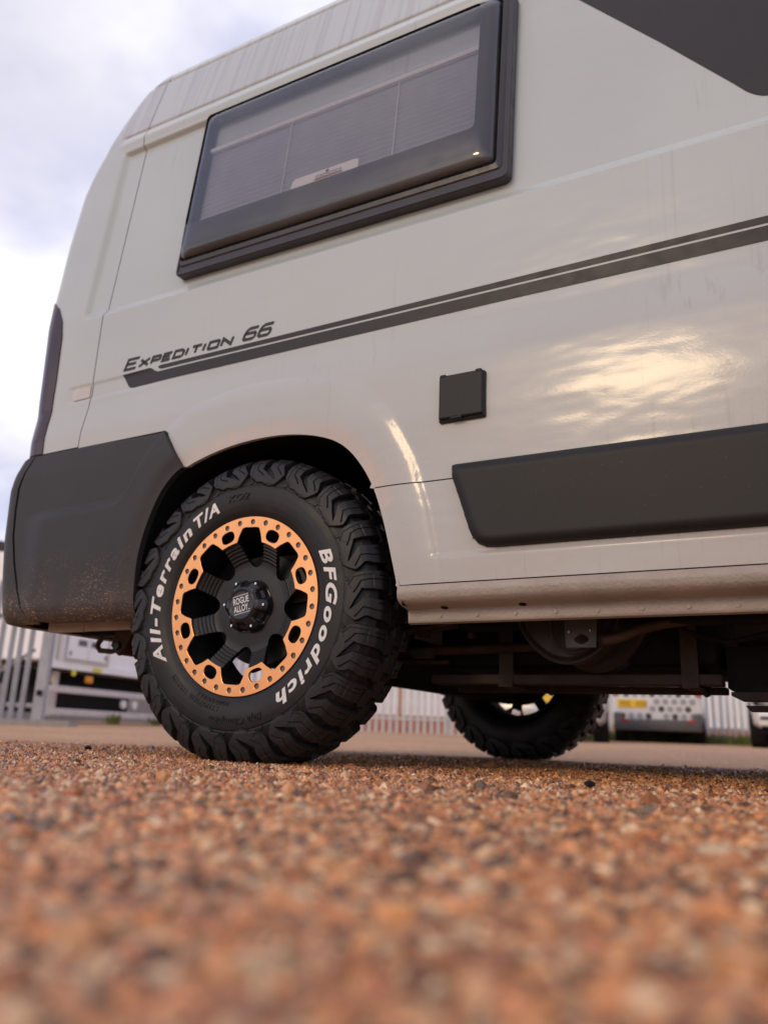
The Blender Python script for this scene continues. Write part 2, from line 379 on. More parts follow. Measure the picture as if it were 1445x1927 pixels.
M['concrete'] = simple('concrete', (0.3, 0.28, 0.26), 0.85, vary=0.15)

#BODY-BEGIN
# ------------------------------------------------------------------ van body surface  P(u, v)
PZ = np.array([.30, .385, .45, .65, 0.78, .90, .94, .995, 1.06, 1.305, 1.325, 1.975, 2.05, 2.30, 2.345, 2.385, 2.43, 2.46, 2.47])
PY = np.array([.012, .008, .004, -.002, -.008, -.005, .002, .012, .013, .014, .015, .078, .087, .147, .165, .22, .38, .70, 1.03])
PV = np.array([.30, .385, .45, .65, .78, .90, .94, .995, 1.06, 1.305, 1.325, 1.975, 2.05, 2.30, 2.35, 2.44, 2.60, 2.93, 3.26])
def _smooth_interp(v, X, Y, w):
    s = 0
    for k, g in zip((-1, -.5, 0, .5, 1), (.1, .25, .3, .25, .1)): s = s+g*np.interp(v+k*w, X, Y)
    return s
SXV = [.30, .85, 1.05, 1.24, 1.42, 1.64, 1.85, 1.93, 2.01, 2.14, 2.24, 2.29, 2.31, 2.36, 2.44, 2.6, 3.3]
SXX = [-.02, -.03, -.052, -.062, -.074, -.078, -.068, -.048, -.016, .018, .054, .078, .10, .135, .15, .16, .17]
RX, RY, UC, US = .10, .14, -.80, -.65
def arch_d(x, z):
    """signed distance-like scale measure around the wheel arch: ~metres outside the opening edge"""
    zx = (x-0.05); zz_ = (z-0.36)
    th = np.arctan2(zz_, zx); r = np.hypot(zx, zz_)
    return r, th
ARCH = [(.428, .335), (.425, .357), (.415, .401), (.402, .461), (.379, .548), (.362, .600), (.343, .640), (.316, .682), (.289, .714), (.262, .736), (.234, .752), (.178, .770), (.121, .780),
        (.062, .7845), (.003, .784), (-.058, .779), (-.120, .768), (-.183, .750), (-.212, .742)]
ARCH_R = ARCH + [(-.252, .717), (-.285, .683), (-.306, .641), (-.334, .575), (-.350, .500), (-.353, .433), (-.345, .335)]
def _dense(P, k=6):
    P = np.array(P); Q = np.concatenate([[2*P[0]-P[1]], P, [2*P[-1]-P[-2]]]); out = []
    for i in range(1, len(Q)-2):
        p0, p1, p2, p3 = Q[i-1], Q[i], Q[i+1], Q[i+2]
        for t in np.arange(k)/k: out.append(.5*((2*p1)+(-p0+p2)*t+(2*p0-5*p1+4*p2-p3)*t*t+(-p0+3*p1-3*p2+p3)*t**3))
    out.append(P[-1]); return [tuple(p) for p in out]
for _ in range(2):
    _a = np.array(ARCH_R); _b = _a.copy(); _b[1:-1] = .25*_a[:-2]+.5*_a[1:-1]+.25*_a[2:]; _b[1:-1] = _a[1:-1]*.4+_b[1:-1]*.6; ARCH_R = [tuple(p) for p in _b]
ARCH_D = _dense(ARCH_R)
RIDGE = [(.52, .335), (.505, .50), (.473, .621), (.463, .657), (.445, .696), (.420, .741), (.388, .793), (.349, .839), (.305, .872), (.248, .901), (.190, .920), (.130, .933), (.039, .943),
         (-.085, .941), (-.185, .921), (-.253, .894), (-.295, .861), (-.35, .80), (-.42, .68), (-.45, .335)]
INNER = [(.47, .335), (.44, .50), (.395, .61), (.367, .661), (.351, .695), (.324, .727), (.287, .754), (.232, .781), (.175, .800), (.087, .817), (-.034, .826), (-.128, .821), (-.190, .806), (-.227, .784), (-.29, .74), (-.38, .57), (-.40, .335)]
def _polar(tab):
    t = np.array(tab); th = np.arctan2(t[:, 1]-.36, t[:, 0]-.05); r = np.hypot(t[:, 0]-.05, t[:, 1]-.36)
    th = np.where(th < -1.2, th+2*np.pi, th); o = np.argsort(th); return th[o], r[o]
_PA, _PRg, _PI = _polar(ARCH_D), _polar(RIDGE), _polar(INNER)
def feat(x, z):
    x = np.asarray(x, float); z = np.asarray(z, float); f = np.zeros(np.broadcast(x, z).shape)
    # recessed window panel; its lower border is the shoulder ledge
    rec = ss(x, -.745, -.718)*(1-ss(x, 2.0, 2.03))*np.clip((z-1.297)/.028, 0, 1)*(1-ss(z, 1.962, 1.977))
    f = f-.017*rec
    # bead above it and the thin gutter lines
    f = f+.007*np.exp(-((z-2.010)/.020)**2)*ss(x, -.80, -.72)
    f = f-.007*np.exp(-((z-2.050)/.0050)**2)*ss(x, -.78, -.75)
    f = f-.008*np.exp(-((z-2.300)/.0060)**2)
    # shallow channel behind the stripe, swelling shoulder below
    f = f-.004*ss(x, -.77, -.735)*ss(z, 1.010, 1.024)*(1-ss(z, 1.060, 1.072))*(1-ss(x, -.50, -.30))
    # wheel arch flare
    th = np.arctan2(z-.36, x-.05); th = np.where(th < -1.2, th+2*np.pi, th); r = np.hypot(x-.05, z-.36)
    ra = np.interp(th, *_PA); rr = np.interp(th, *_PRg); ri = np.interp(th, *_PI)
    ok = (th > -.2) & (th < 3.5)
    t = (rr-r)
    f = f+np.where(ok & (t > 0), .0055*(1-np.exp(-np.clip(t, 0, 1)/.013)), 0)
    f = f-np.where(ok, .005*ss(ri-r, -.02, .05), 0)
    # thin shoulder under the side moulding
    f = f+.005*(1-ss(z, .440, .452))*ss(x, .49, .53)*ss(z, .33, .37)
    return f
def surf(u, v, off=0.0, body=True):
    u, v = np.broadcast_arrays(np.asarray(u, float), np.asarray(v, float))
    y0 = _smooth_interp(v, PV, PY, .012); z = np.interp(v, PV, PZ); sx = np.interp(v, SXV, SXX)
    x = np.where(u < US, US+(u-US)*((US-UC-sx)/(US-UC)), u)
    xc = UC+sx
    a = np.clip((UC-u)/.20, 0, 1)*np.pi/2
    y = y0+RY*(1-np.cos(a)); x = np.where(u < UC, xc-RX*np.sin(a), x)
    back = np.clip(-1.0-u, 0, None); y = np.minimum(y+back, 1.03)
    f = feat(x, z) if body else 0.0
    d = f*np.cos(a)+off
    s = np.where(v < 2.30, 0.0, np.clip((v-2.30)/.3, 0, 1))
    nx, ny, nz = -np.sin(a)*(1-s), -np.cos(a)*(1-s), s
    return np.stack([x+nx*d, y+ny*d, z+nz*d], -1)
#BODY-END

def in_poly(px, py, poly):
    poly = np.asarray(poly); res = np.zeros(px.shape, bool); n = len(poly)
    for i in range(n):
        x1, y1 = poly[i]; x2, y2 = poly[(i+1) % n]
        if y1 == y2: continue
        c = ((y1 > py) != (y2 > py)) & (px < (x2-x1)*(py-y1)/(y2-y1)+x1); res ^= c
    return res
def nearest(px, py, polys):
    best = np.full(px.shape, 1e9); qx = px.copy(); qy = py.copy()
    for poly in polys:
        poly = np.asarray(poly, float); n = len(poly)
        for i in range(n):
            a = poly[i]; b = poly[(i+1) % n]; d = b-a; l = d@d
            if l == 0: continue
            t = np.clip(((px-a[0])*d[0]+(py-a[1])*d[1])/l, 0, 1); cx = a[0]+t*d[0]; cy = a[1]+t*d[1]
            e = (cx-px)**2+(cy-py)**2; m = e < best
            best[m] = e[m]; qx[m] = cx[m]; qy[m] = cy[m]
    return qx, qy
def panel(name, us, vs, mat, parent, keep=None, holes=(), fn=surf, flange=.012, flangedir=None, flip=False, **kw):
    """grid over (u, v), trimmed along polygons by moving border vertices onto them; edges folded inward"""
    us = np.asarray(us); vs = np.asarray(vs)
    U, V = np.meshgrid(us, vs, indexing='ij'); U = U.copy(); V = V.copy()
    ok = np.ones(U.shape, bool)
    if keep is not None: ok &= in_poly(U, V, keep)
    for h in holes: ok &= ~in_poly(U, V, h)
    qf = ok[:-1, :-1] | ok[1:, :-1] | ok[1:, 1:] | ok[:-1, 1:]
    used = np.zeros(U.shape, bool)
    for sl in ((slice(None, -1), slice(None, -1)), (slice(1, None), slice(None, -1)), (slice(1, None), slice(1, None)), (slice(None, -1), slice(1, None))): used[sl] |= qf
    mv = used & ~ok
    if mv.any():
        qx, qy = nearest(U[mv], V[mv], ([keep] if keep is not None else [])+list(holes)); U[mv] = qx; V[mv] = qy
    P = fn(U, V, **kw)
    idx = -np.ones(U.shape, int); idx[used] = np.arange(used.sum())
    i, j = np.nonzero(qf)
    F = np.stack([idx[i, j], idx[i+1, j], idx[i+1, j+1], idx[i, j+1]], 1)
    if flip: F = F[:, ::-1]
    Vt = P[used]
    if flange:
        e = np.concatenate([F[:, [0, 1]], F[:, [1, 2]], F[:, [2, 3]], F[:, [3, 0]]]); key = np.sort(e, 1)
        k = key[:, 0].astype(np.int64)*len(Vt)+key[:, 1]; _, inv, cnt = np.unique(k, return_inverse=True, return_counts=True)
        be = e[cnt[inv] == 1]
        bv = np.unique(be); h = 1e-4
        Uu, Vv = U[used][bv], V[used][bv]
        du = fn(Uu+h, Vv, **kw)-fn(Uu-h, Vv, **kw); dv = fn(Uu, Vv+h, **kw)-fn(Uu, Vv-h, **kw)
        nrm = np.cross(du, dv); nrm /= np.linalg.norm(nrm, axis=1)[:, None]+1e-12
        if flip: nrm = -nrm
        if flangedir is not None: nrm = np.broadcast_to(-np.array(flangedir, float), nrm.shape)
        mp = {b: q for q, b in enumerate(bv)}; n0 = len(Vt)
        e0 = np.array([[mp[a], mp[b]] for a, b in be])
        Vt = np.concatenate([Vt, Vt[bv], Vt[bv]-nrm*flange])
        nb = len(bv)
        F = np.concatenate([F, np.stack([n0+e0[:, 1], n0+e0[:, 0], n0+nb+e0[:, 0], n0+nb+e0[:, 1]], 1)])
    cols = None
    if mat is M['paint'] and fn is surf:
        x_, z_ = Vt[:, 0], Vt[:, 2]; th = np.arctan2(z_-.36, x_-.05); th = np.where(th < -1.2, th+2*np.pi, th); r_ = np.hypot(x_-.05, z_-.36)
        e_ = r_-np.interp(th, *_PA); k_ = (1-ss(e_, .02, .055))*np.where((th > .55) & (th < 2.6) & (Vt[:, 1] < .1), 1.0, 0.0)*(.35+.65*np.exp(-((th-.75)/.35)**2)+.45*np.exp(-((th-1.9)/.5)**2))
        k_ = np.clip(k_, 0, 1); cols = np.stack([k_, k_, k_, np.ones_like(k_)], 1)
    return np_mesh(name, Vt, F, mat, parent, colors=cols)

def arr(*segs):
    """piecewise spacing: (start, end, step) ..."""
    out = [segs[0][0]]
    for a, b, s in segs:
        n = max(1, int(round((b-a)/s))); out += list(np.linspace(a, b, n+1)[1:])
    return np.array(out)

van = empty('camper_van', (0, 1.0, 0))
tag(van, 'pale grey camper van with dark stripe and copper-ringed off-road wheel', 'camper van')
VM = Matrix.Translation((0, -1.0, 0))   # parts are modelled in world metres; parent offset undone
def part(o):
    o.matrix_parent_inverse = VM; return o

VS = arr((.388, .44, .008), (.44, .455, .003), (.455, .93, .010), (.93, 1.10, .004), (1.10, 1.29, .012), (1.29, 1.34, .003), (1.34, 1.94, .02), (1.94, 2.02, .003), (2.02, 2.08, .0025), (2.08, 2.28, .02), (2.28, 2.298, .003))
arch_hole = [(.55, .2)] + [(.428, .2)] + ARCH + [(-.225, .739), (-.30, .845), (-.32, .853), (-.9, .850), (-.9, .2)]
lower_edge = [(.335, .617)]
# main side panel: above the low seam (z=.616)
side_keep = [(-.648, .70), (-.648, 2.298), (4.2, 2.298), (4.2, .617), (.30, .617)]
US_ = arr((-.648, .60, .008), (.60, 2.0, .014), (2.0, 2.06, .005), (2.06, 4.2, .1))
win_hole = None
side = part(panel('side_panel', US_, VS[VS > .60], M['paint'], van,
    keep=[(-.648, .60), (-.648, 2.2985), (4.2, 2.2985), (4.2, .6165), (.2, .6165), (.2, .60)],
    holes=[[(.9, .30), (.9, .55), (.38, .56)] + [p for p in ARCH_D if (p[1] > .57 and p[0] > -.216)] + [(-.225, .739), (-.297, .846), (-.318, .855), (-.9, .848), (-.9, .30)]]))
low = part(panel('lower_side_panel', arr((.33, .60, .005), (.60, 1.6, .02), (1.6, 3.3, .1)), arr((.384, .44, .005), (.44, .456, .002), (.456, .6145, .008)), M['paint'], van,
    keep=[(.20, .3875), (.20, .6135), (3.2, .6135), (3.2, .3875)], holes=[[(.0, .30), (.428, .30)] + [p for p in ARCH_D if (p[0] > .2 and p[1] < .70)] + [(.0, .72)]]))
# sill: rounded textured section curling under, then the pinch-weld flange
def sill_fn(u, v):
    u, v = np.broadcast_arrays(np.asarray(u, float), np.asarray(v, float))
    ZS = [0, .02, .04, .055, .07, .085, .10, .125, .16]
    zz_ = np.interp(v, ZS, [.385, .370, .357, .349, .344, .342, .340, .312, .310]); yy = np.interp(v, ZS, [.003, .000, .004, .014, .028, .045, .058, .060, .074])
    return np.stack([u, yy, zz_], -1)
sill_paint, snt, sbs = new_mat('textured_sill_paint')
snt.links.new(ramp(snt, noise(snt, 7, 6, rough=0.7), [(0.3, (0.30, 0.25, 0.21, 1)), (0.7, (0.41, 0.355, 0.31, 1))]), sbs.inputs['Base Color'])
sbs.inputs['Roughness'].default_value = 0.5; bump(snt, sbs, noise(snt, 170, 3), 0.6, 0.003)
sill = part(panel('sill', arr((.422, 1.6, .02), (1.6, 3.3, .15)), arr((0, .16, .006)), sill_paint, van, fn=sill_fn, flange=0))
nubs = MB()
for k in range(16):
    xx = .50+k*.085; nubs.tube([(xx, .061, .325), (xx, .0565, .325)], .0045, 8)
tag(part(nubs.build('spot_welds', sill_paint, van)), kind='stuff')
for xx in (.515, .69): part(MB().tube([(xx, .047, .3455), (xx, .046, .3400)], .008, 10).build('drain_plug', M['black_matt'], van))

# rear corner panel, rear door, roof
RVs = np.concatenate([VS[(VS > .80)], [2.299]])
corner_keep = [(-1.06, .848), (-1.06, 2.2985), (-.6515, 2.2985), (-.6515, .855)]
part(panel('rear_corner_panel', arr((-1.06, -.80, .013), (-.80, -.6515, .006)), RVs, M['paint'], van, keep=corner_keep))
part(panel('rear_door', arr((-2.12, -1.064, .05)), np.concatenate([RVs[::3], [2.60]]), M['paint'], van, keep=[(-2.1, .50), (-2.1, 2.5), (-1.064, 2.5), (-1.064, .50)]))
roofv = arr((2.3015, 2.45, .008), (2.45, 3.26, .05))
part(panel('roof_panel', arr((-.648, .6, .03), (.6, 4.2, .1)), roofv, M['paint'], van))
part(panel('roof_rear_corner', arr((-1.3, -.80, .014), (-.80, -.6515, .012)), roofv, M['paint'], van))
# dark layer behind the panel joints
def inner_fn(u, v): return surf(u, v, off=-.016)
part(panel('joint_backing', arr((-1.08, -.6, .02), (-.6, 4.1, .1)), np.concatenate([VS[(VS > .86)][::4], [2.3, 2.34]]), M['gap'], van, fn=inner_fn, flange=0))
part(panel('lower_joint_backing', arr((.44, .56, .02), (.56, 3.1, .2)), arr((.36, .66, .02)), M['gap'], van, fn=inner_fn, flange=0))
# far flank, front and simple cab so the body is a closed vehicle
shell = MB()
prof = [(2.05, .36), (2.06, .9), (2.03, 1.35), (1.97, 2.05), (1.90, 2.32), (1.75, 2.42)]
for (ya, za), (yb, zb) in zip(prof[:-1], prof[1:]):
    shell.add([(-.95, ya, za), (4.2, ya, za), (4.2, yb, zb), (-.95, yb, zb)], [(0, 1, 2, 3)])
part(shell.build('far_side_panel', M['paint'], van))
cab = MB()
st = [(4.2, .02, .34, 2.42, .0), (4.45, .03, .34, 2.28, .0), (4.75, .05, .34, 1.75, 0), (5.05, .10, .34, 1.28, 0), (5.30, .20, .36, 1.12, 0), (5.38, .35, .40, .95, 0)]
rings = []
for (x_, yi, zb, zt, _) in st:
    rings.append([(x_, 1.03-1.0+yi, zb), (x_, yi+.03, (zb+zt)/2), (x_, yi+.10 if zt > 1.5 else yi+.06, zt-.1), (x_, yi+.25, zt), (x_, 2.06-yi-.25, zt), (x_, 2.06-yi-.10, zt-.1), (x_, 2.06-yi-.03, (zb+zt)/2), (x_, 2.03-yi, zb)])
vv = [p for r_ in rings for p in r_]; ff = []
for i in range(len(rings)-1):
    for k in range(7): ff.append((i*8+k, i*8+k+1, (i+1)*8+k+1, (i+1)*8+k))
ff.append(tuple(range((len(rings)-1)*8, len(rings)*8)))
cab.add(vv, ff); part(cab.build('cab', M['paint'], van))
ws = MB(); ws.add([(4.47, .30, 2.245), (4.47, 1.76, 2.245), (4.985, 1.78, 1.395), (4.985, .28, 1.395)], [(0, 1, 2, 3)])
ws.v = [(a+.012, b, c+.012) for a, b, c in ws.v]; part(ws.build('windscreen', M['car_glass'], van))

# ------------------------------------------------------------------ bumper corner, moulding, decals, hatch, lamps
def bumper_fn(u, v):
    u, v = np.broadcast_arrays(np.asarray(u, float), np.asarray(v, float))
    z = v; sx = np.interp(v, [.30, .36, .44, .60, .75, .80, .85], [-.035, -.045, -.060, -.082, -.088, -.075, -.045])
    y0 = np.interp(v, [.30, .335, .345, .358, .38, .50, .65, .78, .845, .86], [.06, .030, .014, .003, -.004, -.010, -.013, -.015, -.011, .004])
    x = np.where(u < US, US+(u-US)*((US-UC-sx)/(US-UC)), u); xc = UC+sx
    a = np.clip((UC-u)/.20, 0, 1)*np.pi/2
    y = y0+.15*(1-np.cos(a)); x = np.where(u < UC, xc-.10*np.sin(a), x)
    back = np.clip(-1.0-u, 0, None); y = np.minimum(y+back, 1.03)
    # raised lower/front area: its border is the angular crease line
    cl = np.interp(x, [-.80, -.52, -.455, -.42, -.384, -.339, -.305, -.29], [.652, .656, .661, .683, .745, .804, .850, .90])
    f = .013*ss(cl-z, -.010, .012)*ss(x, -.83, -.72)
    # roll at the wheel arch edge
    th = np.arctan2(z-.36, x-.05); th = np.where(th < -1.2, th+2*np.pi, th); r = np.hypot(x-.05, z-.36)
    f = f-.010*ss(np.interp(th, *_PA)+.05-r, .0, .05)
    # recess line of the corner seam
    return np.stack([x-np.sin(a)*f, y-np.cos(a)*f, z], -1)
b_edge = [(x_-.003, z_) for x_, z_ in ARCH_D if x_ < -.214]
seam = [(-.655, .338), (-.70, .343), (-.735, .357), (-.752, .383), (-.766, .434), (-.780, .522), (-.787, .598), (-.790, .679), (-.788, .756), (-.783, .853)]
part(panel('bumper_corner', arr((-.83, -.19, .007)), arr((.33, .37, .005), (.37, .84, .008), (.84, .862, .003)), M['bumper'], van, fn=bumper_fn,
    keep=[(-.783, .8525), (-.651, .857), (-.323, .859), (-.309, .856), (-.298, .845)] + b_edge + seam[:-1], flange=.02))
part(panel('bumper_centre', arr((-1.6, -1.0, .04), (-1.0, -.60, .008)), arr((.30, .85, .011)), M['bumper'], van, fn=bumper_fn,
    keep=[(-1.6, .835)] + [(-1.03, .835), (-.93, .828), (-.85, .838), (-.787, .848)] + [(a-.006, b) for a, b in seam[::-1][1:]] + [(-.655, .336), (-.75, .338), (-.85, .348), (-1.6, .348)], flange=.02))
def bump_back(u, v): 
    p = bumper_fn(u, v); a = np.clip((UC-np.asarray(u, float))/.20, 0, 1)*np.pi/2
    p[..., 0] += np.sin(a)*.014; p[..., 1] += np.cos(a)*.014; return p
part(panel('bumper_backing', arr((-.90, -.66, .01)), arr((.35, .83, .02)), M['gap'], van, fn=bump_back, flange=0))

# side moulding: proud plate with rounded border
TRIM = [(.548, .644), (.551, .615), (.572, .553), (.590, .497), (.598, .479), (.610, .465), (.628, .4565), (.652, .4545), (3.0, .4525), (3.0, .647), (.556, .6465)]
TR = np.array(TRIM)
def trim_fn(u, v):
    u, v = np.broadcast_arrays(np.asarray(u, float), np.asarray(v, float))
    qx, qy = nearest(u.ravel(), v.ravel(), [TRIM]); d = np.hypot(qx.reshape(u.shape)-u, qy.reshape(u.shape)-v)
    P = surf(u, v, off=.003, body=False)
    top = ss(v, .618, .646)
    h = .019*np.sqrt(np.clip(1-(1-np.clip(d/.022, 0, 1))**2, 0, 1))
    P[..., 1] -= h-.006*top*(d < .05); return P
part(panel('side_moulding', arr((.545, .70, .0045), (.70, 1.7, .02), (1.7, 3.0, .13)), arr((.45, .48, .003), (.48, .61, .009), (.61, .648, .003)), M['trim'], van, fn=trim_fn, keep=TRIM, flange=.012))

def decal_fn(u, v): return surf(u, v, off=.0012)
def decal(name, poly, mat, du=.012, dv=.006):
    p = np.array(poly); return part(panel(name, arr((p[:, 0].min()-.002, p[:, 0].max()+.002, du)), arr((p[:, 1].min()-.002, p[:, 1].max()+.002, dv)), mat, van, fn=decal_fn, keep=poly, flange=0))
decal('stripe_decal', [(-.526, 1.070), (-.415, 1.0725), (-.406, 1.0665), (-.395, 1.0575), (-.380, 1.0555), (2.6, 1.0655), (2.6, 1.0275), (.68, 1.028), (-.478, 1.0225), (-.489, 1.024), (-.498, 1.030)], M['decal'], .01, .005)
decal('stripe_decal', [(-.386, 1.0705), (-.382, 1.064), (-.370, 1.0615), (2.6, 1.0715), (2.6, 1.0835), (1.2, 1.0825), (-.380, 1.0735)], M['decal'], .01, .003)
decal('side_graphic', [(.62, 2.15), (.863, 1.840), (1.026, 1.632), (1.170, 1.440), (1.192, 1.409), (1.206, 1.394), (1.220, 1.384), (1.240, 1.3765), (2.4, 1.36), (2.6, 1.40), (2.6, 2.15)], M['decal'], .02, .02)

def stroke(pts, w, closed=False):
    """mitred polyline -> quads"""
    P = [Vector(p) for p in pts]; n = len(P); L = []; R = []
    for i in range(n):
        a = P[i-1] if (i > 0 or closed) else None; b = P[(i+1) % n] if (i < n-1 or closed) else None
        d1 = (P[i]-a).normalized() if a is not None else None; d2 = (b-P[i]).normalized() if b is not None else None
        if d1 is None: d1 = d2
        if d2 is None: d2 = d1
        n1_ = Vector((-d1.y, d1.x)); n2_ = Vector((-d2.y, d2.x)); m = (n1_+n2_)
        m = m/max(m.length_squared/2, 0.35) if m.length > 1e-6 else n1_
        L.append(P[i]+m*w/2); R.append(P[i]-m*w/2)
    q = []
    for i in range(n if closed else n-1):
        j = (i+1) % n; q.append((L[i], R[i], R[j], L[j]))
    return q
GL = {'E': [[(1, 1), (0, 1), (0, 0), (1, 0)], [(0, .52), (.85, .52)]], 'X': [[(0, 1), (1, 0)], [(0, 0), (1, 1)]], 'P': [[(0, 0), (0, 1), (.9, 1), (1, .88), (1, .52), (.9, .42), (0, .42)]],
      'D': [[(0, 0), (0, 1), (.72, 1), (1, .72), (1, .2), (.85, 0), (0, 0)]], 'I': [[(.0, 0), (.0, 1)]], 'T': [[(0, 1), (1, 1)], [(.5, 1), (.5, 0)]],
      'O': [[(.12, 0), (0, .14), (0, 1), (.88, 1), (1, .86), (1, 0), (.12, 0)]], 'N': [[(0, 0), (0, 1), (1, 0), (1, 1)]],
      '6': [[(1.05, 1), (.32, 1), (.1, .85), (0, .55), (0, .15), (.14, 0), (.86, 0), (1, .15), (1, .42), (.88, .55), (0, .55)]]}
tv = []; tf = []; tk_ = []
def put_glyph(ch, x0, w, h, sw, z0, shear=.42):
    for st_ in GL[ch]:
        cl = st_[0] == st_[-1]; pts = [(a*w, sw/2+b*(h-sw)) for a, b in (st_[:-1] if cl else st_)]
        for q in stroke(pts, sw, cl):
            o = len(tv)
            for p in q: tv.append((x0+p.x+shear*p.y, z0+p.y))
            tf.append((o, o+1, o+2, o+3)); tk_.append(ch == '6')
X0, X1 = -.522, .020
cx_ = X0; seq = [('E', .046, .039), ('X', .036, .028), ('P', .032, .028), ('E', .030, .028), ('D', .036, .028), ('I', .004, .028), ('T', .034, .028), ('I', .004, .028), ('O', .036, .028), ('N', .036, .028), (' ', .016, 0), ('6', .039, .039), ('6', .039, .039)]
for ch, w, h in seq:
    if ch != ' ': put_glyph(ch, cx_, w, h, .0081, 1.0805+(cx_-X0)*.008)
    cx_ += w+.0142
tvn = np.array(tv); tvn[:, 0] = X0+(tvn[:, 0]-X0)*(X1-X0)/(tvn[:, 0].max()-X0)
tk_ = np.array(tk_); tfn = np.array(tf); tP = surf(tvn[:, 0], tvn[:, 1], off=.0016)
for sel, nm in ((~tk_, 'model_name'), (tk_, 'model_number')):
    fs = tfn[sel]; vi = np.unique(fs); rm_ = -np.ones(len(tvn), int); rm_[vi] = np.arange(len(vi)); part(np_mesh(nm, tP[vi], rm_[fs], M['decal'], van))

# square service hatch
hat = empty('service_hatch', (0, 0, 0), 0, van); part(hat)
hb = MB(); hb.box((.5745, -.006, .798), (.110, .020, .110), 0, .004); hb.build('frame', M['black_satin'], hat)
hb = MB(); hb.box((.5750, -.0195, .800), (.104, .008, .103), 0, .003); hb.build('flap', M['trim'], hat)
for c_, s_, n_ in (((.532, -.0195, .8505), (.014, .010, .007), 'hinge'), ((.617, -.0195, .8505), (.014, .010, .007), 'hinge'), ((.565, -.0205, .7475), (.028, .009, .006), 'catch')): MB().box(c_, s_, 0, .002).build(n_, M['trim'], hat)

# small side marker lamp and tail lamp
part(panel('side_marker', arr((-.72, -.652, .004)), arr((1.018, 1.066, .003)), M['lamp_clear'], van, fn=lambda u, v: surf(u, v, off=.0035), keep=[(-.712, 1.03), (-.708, 1.055), (-.700, 1.062), (-.655, 1.060), (-.655, 1.022), (-.703, 1.020)], flange=.006))
part(panel('tail_lamp', arr((-1.06, -.76, .008)), arr((.85, 1.42, .01)), M['lamp_dark'], van, fn=lambda u, v: surf(u, v, off=.004),
    keep=[(-1.05, .853), (-1.05, 1.40), (-.90, 1.42), (-.838, 1.406), (-.798, 1.376), (-.778, 1.32), (-.772, 1.26), (-.772, 1.1), (-.777, .95), (-.776, .853)], flange=.02))

# ------------------------------------------------------------------ window
WX0, WX1, WV0, WV1 = -.357, .677, 1.350, 1.967
def rrect(x0, x1, z0, z1, r, n=6):
    out = []
    for cx0, cz0, a0 in ((x1-r, z1-r, 0), (x0+r, z1-r, 90), (x0+r, z0+r, 180), (x1-r, z0+r, 270)):
        for k in range(n+1):
            a = math.radians(a0+90*k/n); out.append((cx0+r*math.cos(a), cz0+r*math.sin(a)))
    return out
def wpt(x, z, o):
    p = surf(x, z, off=0, body=False); b = .0125
    return (float(p[0]), float(p[1])+b*0-o+.0, float(p[2]))
win = empty('window', (0, 0, 0), 0, van); part(win)
def ring_strip(name, rects, mat, parent, close=False, sharp=30):
    """rects: list of (inset, offset_out, radius); skins between successive rounded rectangles"""
    v = []; f = []; n = None
    for ins, o, r in rects:
        if not hasattr(ins, '__len__'): ins = (ins, ins, ins, ins)
        pts = rrect(WX0+ins[0], WX1-ins[1], WV0+ins[2], WV1-ins[3], r); n = len(pts)
        v += [wpt(x, z, o) for x, z in pts]
    for i in range(len(rects)-1):
        for k in range(n): f.append((i*n+k, i*n+(k+1) % n, (i+1)*n+(k+1) % n, (i+1)*n+k))
    if close: f.append(tuple((len(rects)-1)*n+k for k in range(n)))
    return mesh(name, v, f, mat, parent, smooth=True, sharp=sharp)
ring_strip('frame', [(0, -.014, .018), (0, .010, .018), (.003, .0135, .017), (.0075, .0135, .015), (.0095, .010, .014), ((.010, .016, .030, .012), .010, .013), ((.011, .020, .033, .014), .014, .013), ((.013, .030, .046, .016), .017, .013), ((.015, .034, .050, .018), .006, .012), ((.03, .06, .07, .03), -.006, .012)], M['rubber_frame'], win)
PI_ = (.016, .036, .052, .019)
def pins(d): return tuple(a+d for a in PI_)
ring_strip('pane', [(pins(0), .012, .016), (pins(.001), .020, .018), (pins(.006), .028, .022), (pins(.020), .036, .026), (pins(.034), .0385, .028), (pins(.10), .040, .03)], M['acrylic'], win, close=True, sharp=60)
# printed dark border on the inside of the pane
ring_strip('border_print', [(pins(.002), .014, .016), ((.020, .060, .080, .022), .030, .022), ((.022, .085, .165, .024), .034, .016)], M['print'], win, sharp=60)
# pleated blind behind
nb = 21; bv = []; bf = []
z0b, z1b = WV0+.09, WV1-.150
for k in range(nb*2+1):
    zz_ = z0b+(z1b-z0b)*k/(nb*2); o = -.010-(.0066 if k % 2 else 0)
    for x_ in (WX0+.022, WX1-.05): bv.append(wpt(x_, zz_, o))
for k in range(nb*2): bf.append((2*k, 2*k+1, 2*k+3, 2*k+2))
mesh('pleated_blind', bv, bf, M['blind'], win, smooth=False)
rl = MB()
a = wpt(WX0+.03, z1b+.008, -.008); b = wpt(WX1-.05, z1b+.008, -.008); rl.tube([a, b], .010, 8); rl.build('blind_rail', M['white_print'], win)
for xc_ in (-.02, .34):
    rl = MB(); rl.tube([wpt(xc_, z0b, -.006), wpt(xc_, z1b, -.006)], .0013, 6); rl.build('blind_cord', M['white_print'], win)
part_back = MB(); q4 = [wpt(WX0+.02, WV0+.03, -.05), wpt(WX1-.03, WV0+.03, -.05), wpt(WX1-.03, WV1-.02, -.05), wpt(WX0+.02, WV1-.02, -.05)]
part_back.add(q4, [(0, 1, 2, 3)]); part_back.build('inner_lining', simple('cabin_lining', (0.16, 0.15, 0.16), .9), win)
